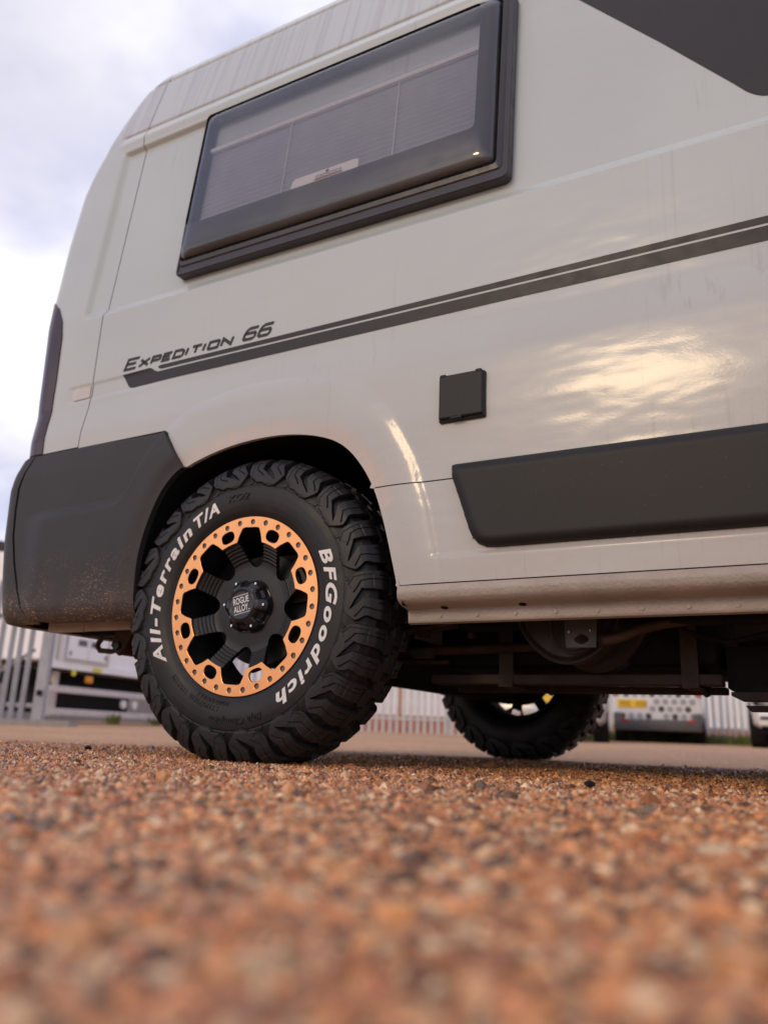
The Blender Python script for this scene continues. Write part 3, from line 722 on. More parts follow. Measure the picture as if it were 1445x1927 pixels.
# care label standing on the band
def flat_poly(name, pts, o, mat, parent):
    return mesh(name, [wpt(x, z, o) for x, z in pts], [tuple(range(len(pts)))], mat, parent, smooth=False)
flat_poly('care_label', [(.045, WV0+.163), (.262, WV0+.163), (.262, WV0+.193), (.250, WV0+.198), (.060, WV0+.198), (.050, WV0+.190)], .0335, M['white_print'], win)
flat_poly('label_print', [(.125, WV0+.168), (.215, WV0+.168), (.215, WV0+.171), (.125, WV0+.171)], .0345, M['red'], win)
# warning symbols row
wsym = MB()
for k in range(4):
    for q in stroke([(.130+k*.021, WV0+.174), (.146+k*.021, WV0+.174), (.146+k*.021, WV0+.182), (.130+k*.021, WV0+.182)], .0016, True):
        wsym.add([wpt(p.x, p.y, .0345) for p in q], [(0, 1, 2, 3)])
dots = [(.165+.0055*math.cos(t_), WV0+.189+.0045*math.sin(t_)) for t_ in np.linspace(0, 2*PI, 9)[:-1]]
wsym.add([wpt(x, z, .0345) for x, z in dots], [tuple(range(8))]); wsym.build('label_symbols', M['hex_dark'], win)

# ------------------------------------------------------------------ wheel
HZ = .363
def curve2d(name, outer, holes, thick, bev, mat, parent, loc):
    """flat plate with holes in the x-z plane, thickness along y"""
    cu = bpy.data.curves.new(name, 'CURVE'); cu.dimensions = '2D'; cu.fill_mode = 'BOTH'; cu.extrude = thick/2-bev; cu.bevel_depth = bev; cu.bevel_resolution = 1; cu.offset = -bev
    for poly in [outer]+holes:
        s = cu.splines.new('POLY'); s.points.add(len(poly)-1); s.use_cyclic_u = True
        for p, (x, z) in zip(s.points, poly): p.co = (x, z, 0, 1)
    o = bpy.data.objects.new('tmp', cu); COL.objects.link(o)
    me = bpy.data.meshes.new_from_object(o.evaluated_get(bpy.context.evaluated_depsgraph_get())); me.name = name
    bpy.data.objects.remove(o); bpy.data.curves.remove(cu)
    for v in me.vertices:
        x, z, y = v.co; v.co = (x, -y, z)
    bm = bmesh.new(); bm.from_mesh(me); bmesh.ops.remove_doubles(bm, verts=bm.verts, dist=1e-5); bmesh.ops.recalc_face_normals(bm, faces=bm.faces); bm.to_mesh(me); bm.free()
    me.materials.clear(); me.polygons.foreach_set('use_smooth', np.ones(len(me.polygons), bool)); me.set_sharp_from_angle(angle=math.radians(14))
    r = link_mesh(name, me, mat, parent); r.location = loc; return r
def pol(r, a): return (r*math.cos(math.radians(a)), r*math.sin(math.radians(a)))
W0 = -3.0
wheel = None
# rim centre: polar grid with eight windows
def rim_y(r, th):
    y = np.interp(r, [.0, .030, .06, .100, .112, .125, .150, .158, .166], [.036, .036, .037, .040, .038, .030, .013, .0085, .0085])
    y = y+.0022*(np.abs(np.sin((r-.1135)/(.0395)*np.pi*5))**.7-.5)*ss(r, .111, .115)*(1-ss(r, .150, .154))*-1.6
    return y
def rim_fn(u, v): return np.stack([v*np.cos(u), rim_y(v, u), v*np.sin(u)], -1)
def wshape(c):
    h = [(15, .172), (14.2, .156), (13.2, .140), (12.0, .124), (10.3, .113), (7.5, .1045), (4, .0995), (0, .098)]
    h = h+[(-a, r) for a, r in h[::-1][1:]]
    return [(math.radians(c+a), r) for a, r in h]
holes = [wshape(W0+45*k) for k in range(8)]
a0 = math.radians(W0-22.5)
wheel = panel('wheel', np.linspace(a0, a0+2*PI, 721), arr((.012, .108, .006), (.108, .156, .0010), (.156, .166, .003)), M['black_satin'], van, fn=rim_fn, holes=holes, flange=.014, flangedir=(0, 1, 0))
wheel.matrix_parent_inverse = VM; wheel.location = (0, .0, HZ)
# copper beadlock ring
outer = [pol(.2185, 360*k/180) for k in range(180)]
inner = []
for k in range(8):
    c = W0+45*k
    inner += [pol(.1565, c-14), pol(.172, c-11.3), pol(.1875, c-8.3), pol(.1905, c-7.2), pol(.1915, c-5), pol(.1915, c+5), pol(.1905, c+7.2), pol(.1875, c+8.3), pol(.172, c+11.3), pol(.1565, c+14)]
    inner += [pol(.1565, c+14+(17/6)*j) for j in range(1, 6)]
hl = [inner]
for k in range(8):
    c = W0+22.5+45*k; cxo, czo = pol(.1785, c); er = Vector(pol(1, c)); et = Vector((-er.y, er.x))
    hl.append([tuple(Vector((cxo, czo))+er*(.0148*math.copysign(abs(math.cos(t_))**.8, math.cos(t_)))+et*(.0202*math.copysign(abs(math.sin(t_))**.8, math.sin(t_)))) for t_ in np.linspace(0, 2*PI, 29)[:-1]])
for k in range(32):
    cxo, czo = pol(.2045, 86.0+11.25*k); hl.append([(cxo+.0066*math.cos(t_), czo+.0066*math.sin(t_)) for t_ in np.linspace(0, 2*PI, 15)[:-1]])
curve2d('beadlock_ring', outer, hl, .0065, .0008, M['copper'], wheel, (0, .0035, 0))
me_b = MB().tube([(0, .0075, 0), (0, .0042, 0)], .0078, 12); bolt0 = me_b.build('ring_bolt', M['bolt'], wheel)
for k in range(32):
    b_ = bolt0 if k == 0 else bolt0.copy()
    if k: COL.objects.link(b_); b_.parent = wheel
    x_, z_ = pol(.2045, 86.0+11.25*k); b_.location = (x_, 0, z_)
def lathe(name, prof_, mat, parent, n=96, close=False, sharp=30):
    v = []; f = []
    for (r, y) in prof_:
        for k in range(n): v.append((r*math.cos(2*PI*k/n), y, r*math.sin(2*PI*k/n)))
    for i in range(len(prof_)-1):
        for k in range(n): f.append((i*n+k, (i+1)*n+k, (i+1)*n+(k+1) % n, i*n+(k+1) % n))
    return mesh(name, v, f, mat, parent, smooth=True, sharp=sharp)
lathe('rim_barrel', [(.2195, .012), (.2195, .0085), (.214, .0075), (.200, .012), (.196, .03), (.186, .05), (.184, .15), (.196, .18), (.213, .195), (.213, .205)], M['black_matt'], wheel)
lathe('brake_disc', [(.02, .075), (.075, .075), (.08, .088), (.138, .088), (.138, .112), (.07, .112), (.07, .16), (.02, .16)], simple('brake_iron', (0.022, 0.02, 0.019), .6, .3), wheel)
ca = MB(); ca.prism([pol(.088, t_) for t_ in np.linspace(5, 50, 7)]+[pol(.152, t_) for t_ in np.linspace(50, 5, 7)], .07, 'xz', .07); ca.build('brake_caliper', simple('caliper_iron', (0.05, 0.043, 0.04), .55, .4), wheel)
# centre cap: scalloped dome
def cap_fn(u, v):
    y = np.interp(v, [0, .0300, .0312, .0335, .0345, .0420, .050, .057, .0595, .0605], [.0010, .0010, -.0015, -.0015, .0005, .0035, .010, .021, .030, .040])
    sc = np.abs(np.cos(3*(u-math.radians(58))))**1.6
    y = y+.013*(1-ss(sc, .25, .75))*ss(v, .036, .046)*(1-ss(v, .0565, .0605))
    rr_ = v*(1-.05*(1-sc)*ss(v, .045, .06))
    rr_ = rr_*1.13; return np.stack([rr_*np.cos(u), y, rr_*np.sin(u)], -1)
panel('centre_cap', np.linspace(0, 2*PI, 181), arr((.002, .029, .006), (.029, .0605, .0012)), M['black_gloss'], wheel, fn=cap_fn, flange=0)
for k in range(6):
    a_ = 58+60*k; x_, z_ = pol(.0590, a_)
    s_ = MB(); s_.tube([(x_, .016, z_), (x_, .0085, z_)], .0030, 6); s_.tube([(x_, .0085, z_), (x_, .0072, z_)], .0018, 6); s_.build('cap_screw', M['chrome'], wheel)
def text_mesh(s, shear=0, bold=0.0, ext=.0, sp=1.0):
    cu = bpy.data.curves.new('t', 'FONT'); cu.body = s; cu.shear = shear; cu.offset = bold; cu.extrude = ext; cu.resolution_u = 4; cu.size = 1.0; cu.space_character = sp
    o = bpy.data.objects.new('t', cu); COL.objects.link(o)
    me = bpy.data.meshes.new_from_object(o.evaluated_get(bpy.context.evaluated_depsgraph_get()))
    V = np.array([v.co[:] for v in me.vertices]); F = [tuple(p.vertices) for p in me.polygons]
    bpy.data.objects.remove(o); bpy.data.curves.remove(cu); bpy.data.meshes.remove(me); return V, F
# cap logo: two lines of condensed capitals between two bars, rotated with the cap
lv = []; lf = []
def logo_text(s, x0, x1, z0, z1):
    V, F = text_mesh(s, 0, .012); V[:, 0] = x0+(V[:, 0]-V[:, 0].min())*(x1-x0)/(V[:, 0].max()-V[:, 0].min()); V[:, 1] = z0+(V[:, 1]-V[:, 1].min())*(z1-z0)/(V[:, 1].max()-V[:, 1].min())
    o = len(lv); lv.extend([(a, b) for a, b, _ in V]); lf.extend([tuple(i+o for i in f) for f in F])
logo_text('ROGUE', -.0185, .0185, .0010, .0140); logo_text('ALLOY', -.0185, .0155, -.0145, -.0015)
for (x0, x1, z0, z1) in ((-.019, .019, .0168, .0178), (-.019, .019, -.0183, -.0173), (.0162, .0188, -.0145, -.0128)):
    o = len(lv); lv += [(x0, z0), (x1, z0), (x1, z1), (x0, z1)]; lf.append((o, o+1, o+2, o+3))
ca_, sa_ = math.cos(math.radians(12)), math.sin(math.radians(12))
mesh('cap_logo', [(1.25*(x*ca_-z*sa_), .0004, 1.25*(x*sa_+z*ca_)) for x, z in lv], lf, M['white_print'], wheel, smooth=False)

# tyre -------------------------------------------------------------
CP = [(.2135, .013), (.216, .006), (.222, .001), (.234, -.006), (.248, -.0105), (.262, -.0125), (.278, -.0125), (.292, -.0105), (.305, -.0070), (.320, -.0015), (.334, .0050), (.347, .0110), (.354, .0210), (.3610, .0310), (.3628, .055), (.3630, .0995)]
CP = np.array(CP); CPm = np.stack([CP[::-1, 0], .199-CP[::-1, 1]], 1)[1:]
CP = np.concatenate([CP, CPm])
seg = np.hypot(*np.diff(CP, axis=0).T); CS = np.concatenate([[0], np.cumsum(seg)])
S_SH = np.interp(.0235, CP[:13, 1][6:], CS[6:13]) if False else CS[12]       # shoulder arclength
S_L0 = np.interp(.291, CP[:13, 0], CS[:13])
S_END = CS[-1]
svals = arr((0, S_L0, .004), (S_L0, S_END-S_L0, .0016), (S_END-S_L0, S_END, .008))
cr = _smooth_interp(svals, CS, CP[:, 0], .002); cy = _smooth_interp(svals, CS, CP[:, 1], .002)
NPIT, NP = 18, 108
tn = np.stack([np.gradient(cr), np.gradient(cy)], 1); tn /= np.linalg.norm(tn, axis=1)[:, None]
nr, ny_ = -tn[:, 1], tn[:, 0]
nr, ny_ = np.where(True, tn[:, 1], 0), -tn[:, 0]            # outward normal (r, y)
cmm = (np.arange(NP)/NP)*130.0
Cg, Sg = np.meshgrid(cmm, svals, indexing='ij')
def half_pattern(C, w):
    """C in mm along the circumference (period 130), w in mm: + down the sidewall, - into the tread"""
    plate = [(0, -38), (0, 40), (6, 48), (30, 62), (52, 62), (60, 66), (80, 70), (100, 67), (112, 56), (121, 44), (124, 36), (117, 26), (108, 14), (112, 0), (112, -38), (64, -42), (46, -36)]
    wedge = [(45, -60), (45, 0), (44, 27), (68, 40), (95, 51), (64, 24), (66, 0), (66, -60)]
    h = np.zeros(C.shape)
    H = np.interp(w, [-40, 0, 20, 45, 70], [14.0, 14.0, 14.0, 10.0, 4.5])
    def sd(poly):
        best = np.full(C.shape, -1e9)
        for sh in (-130, 0, 130):
            p = np.array(poly, float); p[:, 0] += sh
            qx, qy = nearest(C.ravel(), w.ravel(), [p]); d = np.hypot(qx.reshape(C.shape)-C, qy.reshape(C.shape)-w)
            best = np.maximum(best, np.where(in_poly(C, w, p), d, -d))
        return best
    a = np.minimum(sd(plate), -sd(wedge)); h = H*ss(a, -.4, 1.0)
    # stepped facet on the lug flank
    low_ = [(8, 6), (10, 44), (30, 58), (42, 50), (42, 30), (42, 4)]
    h = h-1.6*ss(sd(low_), 0, 1.5)*(w > 2)
    for line in ([(21, -40), (21, 10), (24, 29), (40, 38), (52, 45)], [(92, -40), (92, 2), (88, 21), (113, 38)], [(10, -40), (12, -10)], [(80, -40), (76, -8)]):
        dmin = np.full(C.shape, 1e9)
        for (p0, p1) in zip(line[:-1], line[1:]):
            d = np.array(p1, float)-np.array(p0, float); t = np.clip(((C-p0[0])*d[0]+(w-p0[1])*d[1])/(d@d), 0, 1)
            dmin = np.minimum(dmin, np.hypot(C-p0[0]-t*d[0], w-p0[1]-t*d[1]))
        h = np.where(h > 2, h-2.6*(1-ss(dmin, .5, 1.5)), h)
    tri = [(2, 66), (17, 64), (18, 52)]
    h = np.maximum(h, 2.2*ss(sd([(a_, b_) for a_, b_ in tri]), 0, .9))
    # tread blocks inside
    for (dw, dc) in ((0, 0), (43, 31)):
        for k in (0, 1):
            pc = [(4, -46), (48, -46), (58, -58), (54, -72), (60, -86), (16, -86), (8, -74), (12, -60)]
            p = [(a_+65*k+dc, b_-dw) for a_, b_ in pc]
            h = np.maximum(h, 12.0*ss(np.maximum(sd(p), sd([(a_-130, b_) for a_, b_ in p])), -.6, 1.6))
    return h
w_near = (S_SH-Sg)*-1000*-1
w1 = (S_SH-Sg)*1000.0                                  # + on the sidewall, - into the tread
w2 = (Sg-(S_END-S_SH))*1000.0
mid = Sg < S_END/2
h1 = half_pattern(Cg, np.where(mid, w1, -500.0)); h2 = half_pattern((Cg*-1+65+40) % 130, np.where(~mid, w2, -500.0))
hp = np.where(mid, h1, h2)
# fine rings moulded in the sidewall
rr_ = np.interp(svals, CS, CP[:, 0])[None, :]*np.ones_like(Cg); outer_side = (Sg < S_END/2)
hp = hp+np.where(outer_side, -.9*np.exp(-((rr_-.2965)/.0013)**2)+.6*ss(rr_, .2965, .300)*(1-ss(rr_, .335, .345))-.7*np.exp(-((rr_-.238)/.001)**2), 0)
hp = np.tile(hp, (NPIT, 1))/1000.0
NT = NPIT*NP
ang = -np.arange(NT)/NT*2*PI+math.radians(10.0)
R = cr[None, :]+hp*nr[None, :]; Y = cy[None, :]+hp*ny_[None, :]
# the loaded tyre flattens on the ground
Xt = R*np.cos(ang)[:, None]; Zt = R*np.sin(ang)[:, None]
Zt = np.where(Zt < -HZ+.0005, -HZ+.0005, Zt)
Vt = np.stack([Xt, Y, Zt], -1).reshape(-1, 3); ns = len(svals)
i_, j_ = np.meshgrid(np.arange(NT), np.arange(ns-1), indexing='ij'); i2 = (i_+1) % NT
Ft = np.stack([i_*ns+j_, i_*ns+j_+1, i2*ns+j_+1, i2*ns+j_], -1).reshape(-1, 4)
smk = ((svals[:-1] < S_L0-.001) | (svals[:-1] > S_END-S_L0))[None, :].repeat(NT, 0).ravel()
tcol = np.clip(np.tile(hp, (1, 1))/.0075, 0, 1)*((Sg[:1] > S_L0) & (Sg[:1] < S_END-S_L0)); tcol = np.repeat(tcol.reshape(-1, 1), 4, 1); tcol[:, 3] = 1
np_mesh('tyre', Vt, Ft, M['tyre'], wheel, smooth_mask=smk, colors=tcol)
def side_y(r): return np.interp(r, CP[:13, 0], CP[:13, 1])
def tyre_text(name, s, a_start, a_end, r0, r1, mat, bold=.03, shear=.25, ext=.001, lift=.0004, zref=None, sp=1.0):
    V, F = text_mesh(s, shear, bold, .5, sp); x0, x1 = V[:, 0].min(), V[:, 0].max()
    cap = .73 if zref is None else zref
    a_ = np.radians(a_start+(a_end-a_start)*(V[:, 0]-x0)/(x1-x0)); r_ = r0+(r1-r0)*V[:, 1]/cap
    y_ = side_y(r_)-lift-ext*(V[:, 2] > 0)*1.0+.001*(V[:, 2] < 0)
    P = np.stack([r_*np.cos(a_), y_, r_*np.sin(a_)], -1)
    o = mesh(name, P, F, mat, wheel, smooth=False)
    bm = bmesh.new(); bm.from_mesh(o.data); bmesh.ops.recalc_face_normals(bm, faces=bm.faces); bm.to_mesh(o.data); bm.free(); return o
tyre_text('white_lettering', 'BFGoodrich', 27, -59.5, .2490, .2795, M['white_letter'], bold=.032, sp=1.22)
tyre_text('white_lettering', 'All-Terrain', 213.5, 131, .2490, .2795, M['white_letter'], bold=.032, sp=1.22)
tyre_text('white_lettering', 'T/A', 127.5, 109.5, .2490, .2795, M['white_letter'], bold=.032, sp=1.15)
tyre_text('moulded_lettering', 'KO2', 102.5, 88.5, .262, .279, M['tyre'], bold=.0, lift=.0012, ext=.0012)
tyre_text('moulded_lettering', 'LT225/75R16  115/112S', 262, 223, .243, .256, M['tyre'], bold=.0, shear=0, lift=.0008)
tyre_text('moulded_lettering', 'LOAD RANGE E', 268, 244, .230, .240, M['tyre'], bold=.0, shear=0, lift=.0008)
tyre_text('moulded_lettering', 'Baja Champion', 290, 258, .268, .284, M['tyre'], bold=.0, lift=.0010)
lathe('valve_ring', [(.206, .0012), (.2195, .0012), (.2195, .006)], M['black_satin'], wheel) if False else None

def copy_tree(o, parent=None):
    c = o.copy(); COL.objects.link(c)
    if parent: c.parent = parent
    for ch in [x for x in list(bpy.data.objects) if x.parent == o]:
        d = ch.copy(); COL.objects.link(d); d.parent = c
    return c
for (x_, y_, rz_) in ((0.03, 2.055, PI), (4.035, 0.0, 0), (4.035, 2.055, PI)):
    w_ = copy_tree(wheel, van); w_.matrix_parent_inverse = VM; w_.location = (x_, y_, HZ); w_.rotation_euler = (0, 0, rz_)

# ------------------------------------------------------------------ wheel housing and underbody
hs = MB(); arch_r = ARCH_D[2:-2]
arch_r = [(.05+(x_-.05)*1.018, .36+(z_-.36)*1.018) for x_, z_ in arch_r]
v = [(x_, .006, z_) for x_, z_ in arch_r]+[(x_*1.0, .42, z_) for x_, z_ in arch_r]; n = len(arch_r)
hs.add(v, [(i, i+1, n+i+1, n+i) for i in range(n-1)]+[tuple(n+i for i in range(n))]); part(hs.build('wheel_housing', M['black_matt'], van, smooth=True))
hs2 = MB(); v = [(x_, 2.055-b_, z_) for b_ in (.022, .42) for x_, z_ in arch_r]
hs2.add(v, [(i, i+1, n+i+1, n+i) for i in range(n-1)]+[tuple(n+i for i in range(n))]); part(hs2.build('wheel_housing', M['black_matt'], van, smooth=True))
fl = MB(); fl.box((1.9, 1.03, .47), (4.9, 1.86, .06)); fl.box((-.55, 1.03, .47), (.75, 1.9, .06)); part(fl.build('floor_pan', M['underseal'], van))
ri = MB(); ri.box((1.95, .30, .39), (3.0, .07, .13), 0, .006); ri.box((1.95, 1.76, .39), (3.0, .07, .13), 0, .006); ri.box((-.55, .35, .40), (.7, .07, .11), 0, .006); ri.box((-.55, 1.7, .40), (.7, .07, .11), 0, .006); part(ri.build('chassis_rail', M['underseal'], van))
tk = MB(); tk.box((.66, .72, .335), (.70, .50, .165), 0, .02); part(tk.build('fuel_tank', M['chassis'], van, smooth=True))
tb = MB(); tb.box((.66, .475, .220), (.715, .07, .024), 0, .003); part(tb.build('tank_cradle', M['mud_metal'], van))
tb = MB(); tb.box((.66, .625, .2060), (.70, .05, .017), 0, .003); part(tb.build('tank_cradle', M['mud_metal'], van))
for x_ in (.511, .951):
    s_ = MB(); s_.box((x_, .440, .305), (.037, .004, .160)); s_.box((x_, .54, .2020), (.037, .20, .003)); s_.box((x_, .4355, .2130), (.037, .004, .0235)); s_.box((x_, .652, .25), (.037, .004, .10)); part(s_.build('tank_strap', M['mud_metal'], van))
for x_ in (.578, .964):
    s_ = MB(); s_.tube([(x_, .60, .215), (x_, .598, .190)], .004, 8); s_.tube([(x_, .60, .197), (x_, .6, .192)], .008, 6); part(s_.build('cradle_bolt', M['mud_metal'], van))
bx = MB(); bx.prism([(1.023, .30), (1.023, .205), (1.040, .196), (2.2, .196), (2.2, .30)], .4, 'xz', .5); part(bx.build('water_tank', M['chassis'], van))
bx = MB(); bx.prism([(1.030, .196), (1.030, .188), (1.05, .178), (2.15, .178), (2.15, .196)], .07, 'xz', .488); part(bx.build('tank_cradle', M['mud_metal'], van))
bx = MB(); bx.prism([(1.052, .170), (1.06, .158), (2.15, .158), (2.15, .172)], .07, 'xz', .56); part(bx.build('tank_cradle', M['mud_metal'], van))
# rounded gas tank with rim flange and galvanised bracket
def half_round(cx, cz, rx, rz, y0, y1, name, mat):
    t_ = np.linspace(PI, 2*PI, 25); pts = [(cx+rx*math.cos(a)*(1-.10*math.sin(a)**2), cz+rz*math.sin(a)) for a in t_]
    b_ = MB(); n = len(pts); ys = [(y0, .93), (y0+.012, 1.0), (y1-.02, 1.0), (y1, .9)]
    v = [(cx+(x-cx)*k, y, cz+(z-cz)*k) for y, k in ys for x, z in pts]; f = [(i*n+j, i*n+j+1, (i+1)*n+j+1, (i+1)*n+j) for i in range(3) for j in range(n-1)]
    f += [tuple(range(n)), tuple(range(4*n-1, 3*n-1, -1))]; b_.add(v, f); return part(b_.build(name, mat, van, smooth=True))
half_round(.722, .385, .118, .140, .255, .40, 'gas_tank', M['tank'])
half_round(.745, .385, .130, .152, .40, .50, 'gas_tank', M['tank'])
rm = MB(); rm.tube([(.722+.121*math.cos(a)*(1-.10*math.sin(a)**2), .258, .385+.143*math.sin(a)) for a in np.linspace(PI, 2*PI, 30)], .0045, 8); part(rm.build('tank_rim', M['tank'], van, smooth=True))
pi_ = MB(); pi_.tube([(.690, .235, .345), (.693, .235, .300), (.708, .235, .272), (.735, .235, .262), (.765, .235, .268)], .0035, 8); part(pi_.build('gas_pipe', M['mud_metal'], van, smooth=True))
bk_hole = [(.769+.0155*math.cos(t_), .304-.015*0+(.0105 if abs(math.cos(t_)) < .45 else .0085)*math.sin(t_)-.018) for t_ in np.linspace(0, 2*PI, 25)[:-1]]
bko = curve2d('tank_bracket', [(.731, .345), (.804, .345), (.800, .268), (.735, .268)], [bk_hole], .005, .0008, M['steel'], van, (0, .2, 0)); part(bko)
rv = MB()
for (x_, z_) in ((.742, .302), (.788, .304)): rv.tube([(x_, .199, z_), (x_, .1955, z_)], .0022, 8)
part(rv.build('bracket_rivet', M['chrome'], van))
def corrugated(name, pts, r, mat, pitch=.006):
    P = []
    cs = np.array(pts); d = np.concatenate([[0], np.cumsum(np.linalg.norm(np.diff(cs, axis=0), axis=1))]); L = d[-1]; n = int(L/pitch)*2
    s = np.linspace(0, L, n); q = np.stack([_smooth_interp(s, d, cs[:, k], L/14) for k in range(3)], 1)
    b_ = MB(); b_.tube([tuple(p) for p in q], [r*(1.0 if i % 2 else .82) for i in range(n)], 12); return part(b_.build(name, mat, van, smooth=True, sharp=80))
corrugated('corrugated_hose', [(.795, .225, .287), (.835, .23, .290), (.88, .25, .313), (.94, .28, .330), (1.02, .33, .345)], .0135, M['hose'])
corrugated('cable_conduit', [(.93, .32, .335), (.97, .34, .312), (1.04, .35, .290), (1.12, .35, .308), (1.2, .35, .33), (1.4, .36, .335)], .006, M['chassis'], .005)
# beam axle, leaf springs, dampers
ax = MB(); ax.tube([(-.02, .12, .300), (-.02, 1.94, .300)], .075, 16); ax.tube([(-.02, .17, .363), (-.02, .05, .363)], .055, 16); ax.tube([(-.02, 1.89, .363), (-.02, 2.0, .363)], .055, 16); part(ax.build('beam_axle', M['underseal'], van, smooth=True))
for y_ in (.30, 1.755):
    lf_ = MB()
    for k, (L_, dz) in enumerate(((.70, 0), (.5, -.012), (.33, -.024))):
        t_ = np.linspace(-1, 1, 15); lf_.prism([(L_*a, .335+dz+.02*a*a*1.5) for a in t_]+[(L_*a, .326+dz+.02*a*a*1.5) for a in t_[::-1]], .07, 'xz', y_-.035)
    part(lf_.build('leaf_spring', M['rust'], van))
sh = MB(); sh.tube([(.16, .36, .22), (.34, .40, .45)], .026, 12); part(sh.build('damper', M['chassis'], van, smooth=True))
for c_, s_ in (((.325, .34, .276), (.05, .03, .022)), ((.33, .33, .324), (.022, .03, .016)), ((.45, .36, .335), (.014, .02, .04))): part(MB().box(c_, s_).build('pipe_bracket', M['mud_metal'], van))
pp = MB(); pp.tube([(.20, .40, .288), (.40, .42, .292), (.60, .44, .30)], .012, 10); pp.tube([(.20, .40, .262), (.36, .42, .2615)], .006, 8); part(pp.build('brake_pipe', M['rust'], van, smooth=True))
# below the bumper: cream cross-panel in two lengths, tow loop, spring shackle
st_ = MB(); st_.box((-.707, .10, .3425), (.148, .02, .033), 0, .002); part(st_.build('rear_skirt', M['mud_cream'], van))
st_ = MB(); st_.box((-.540, .10, .3415), (.182, .02, .029), 0, .002); part(st_.build('rear_skirt', M['mud_cream'], van))
st_ = MB(); st_.prism([(-.80, .36), (-.30, .36), (-.35, .345), (-.50, .340), (-.72, .348)], .13, 'xz', .115); part(st_.build('rear_floor_cover', M['black_matt'], van))
def flat_loop(pts, w, t, y): 
    b_ = MB()
    n = len(pts); b_.tube([(p[0], y, p[1]) for p in pts]+[(pts[0][0], y, pts[0][1])], w, 8); return b_
part(flat_loop([(-.845, .345), (-.862, .330), (-.866, .316), (-.852, .303), (-.800, .299), (-.775, .303), (-.760, .318), (-.742, .352), (-.76, .358), (-.82, .356)], .0085, .02, .36).build('tow_loop', M['rust'], van, smooth=True))
sk = MB(); sk.tube([(-.668, .27, .303), (-.668, .345, .303)], .026, 16); sk.prism([(-.70, .305), (-.665, .275), (-.635, .305), (-.60, .39), (-.67, .40)], .012, 'xz', .262); sk.prism([(-.70, .305), (-.665, .275), (-.635, .305), (-.60, .39), (-.67, .40)], .012, 'xz', .345); part(sk.build('spring_shackle', M['rust'], van))
sk = MB(); sk.tube([(-.668, .262, .303), (-.668, .252, .303)], .012, 6); part(sk.build('shackle_bolt', M['black_satin'], van))

# ------------------------------------------------------------------ ground
def gz(y): return 0.0115*np.clip(np.minimum(y, 45.0)-1.9, 0, None)
gx = np.concatenate([np.linspace(-150, -20, 14)[:-1], np.linspace(-20, 20, 41), np.linspace(20, 150, 14)[1:]])
gy = np.concatenate([np.linspace(-100, -4, 12)[:-1], np.linspace(-4, 20, 121), np.linspace(20, 200, 20)[1:]])
GX, GY = np.meshgrid(gx, gy, indexing='ij'); GZ = gz(GY)
nx_, ny2 = GX.shape; a, b = np.meshgrid(np.arange(nx_-1), np.arange(ny2-1), indexing='ij')
gF = np.stack([a*ny2+b, (a+1)*ny2+b, (a+1)*ny2+b+1, a*ny2+b+1], -1).reshape(-1, 4)
ground = np_mesh('ground', np.stack([GX, GY, GZ-.0035], -1).reshape(-1, 3), gF, M['ground']); tag(ground, kind='structure')

# loose and bedded chippings near the camera: real stones, one mass
PAL = np.array([(.09, .045, .03), (.20, .085, .045), (.31, .135, .065), (.40, .18, .085), (.46, .24, .12), (.44, .31, .22), (.27, .19, .14), (.12, .085, .065), (.34, .12, .06), (.55, .42, .32)])
PAL = np.clip(PAL*np.array([1.58, 1.42, 1.08]), 0, .85)
PW = np.array([.14, .15, .18, .16, .13, .09, .05, .04, .03, .045]); PW = PW/PW.sum()
ICO_V = []; g_ = (1+5**.5)/2
for s1 in (-1, 1):
    for s2 in (-1, 1): ICO_V += [(0, s1, s2*g_), (s1, s2*g_, 0), (s2*g_, 0, s1)]
ICO_V = np.array(ICO_V, float)/math.hypot(1, g_)
bm = bmesh.new(); bmesh.ops.create_icosphere(bm, subdivisions=1, radius=1.0); bm.verts.index_update()
ICO_V = np.array([v.co[:] for v in bm.verts]); ICO_F = np.array([[v.index for v in f.verts] for f in bm.faces]); bm.free()
OCT_V = np.array([(1, 0, 0), (0, 1, 0), (-1, 0, 0), (0, -1, 0), (0, 0, 1), (0, 0, -.6)], float)
OCT_F = np.array([(0, 1, 4), (1, 2, 4), (2, 3, 4), (3, 0, 4), (1, 0, 5), (2, 1, 5), (3, 2, 5), (0, 3, 5)])
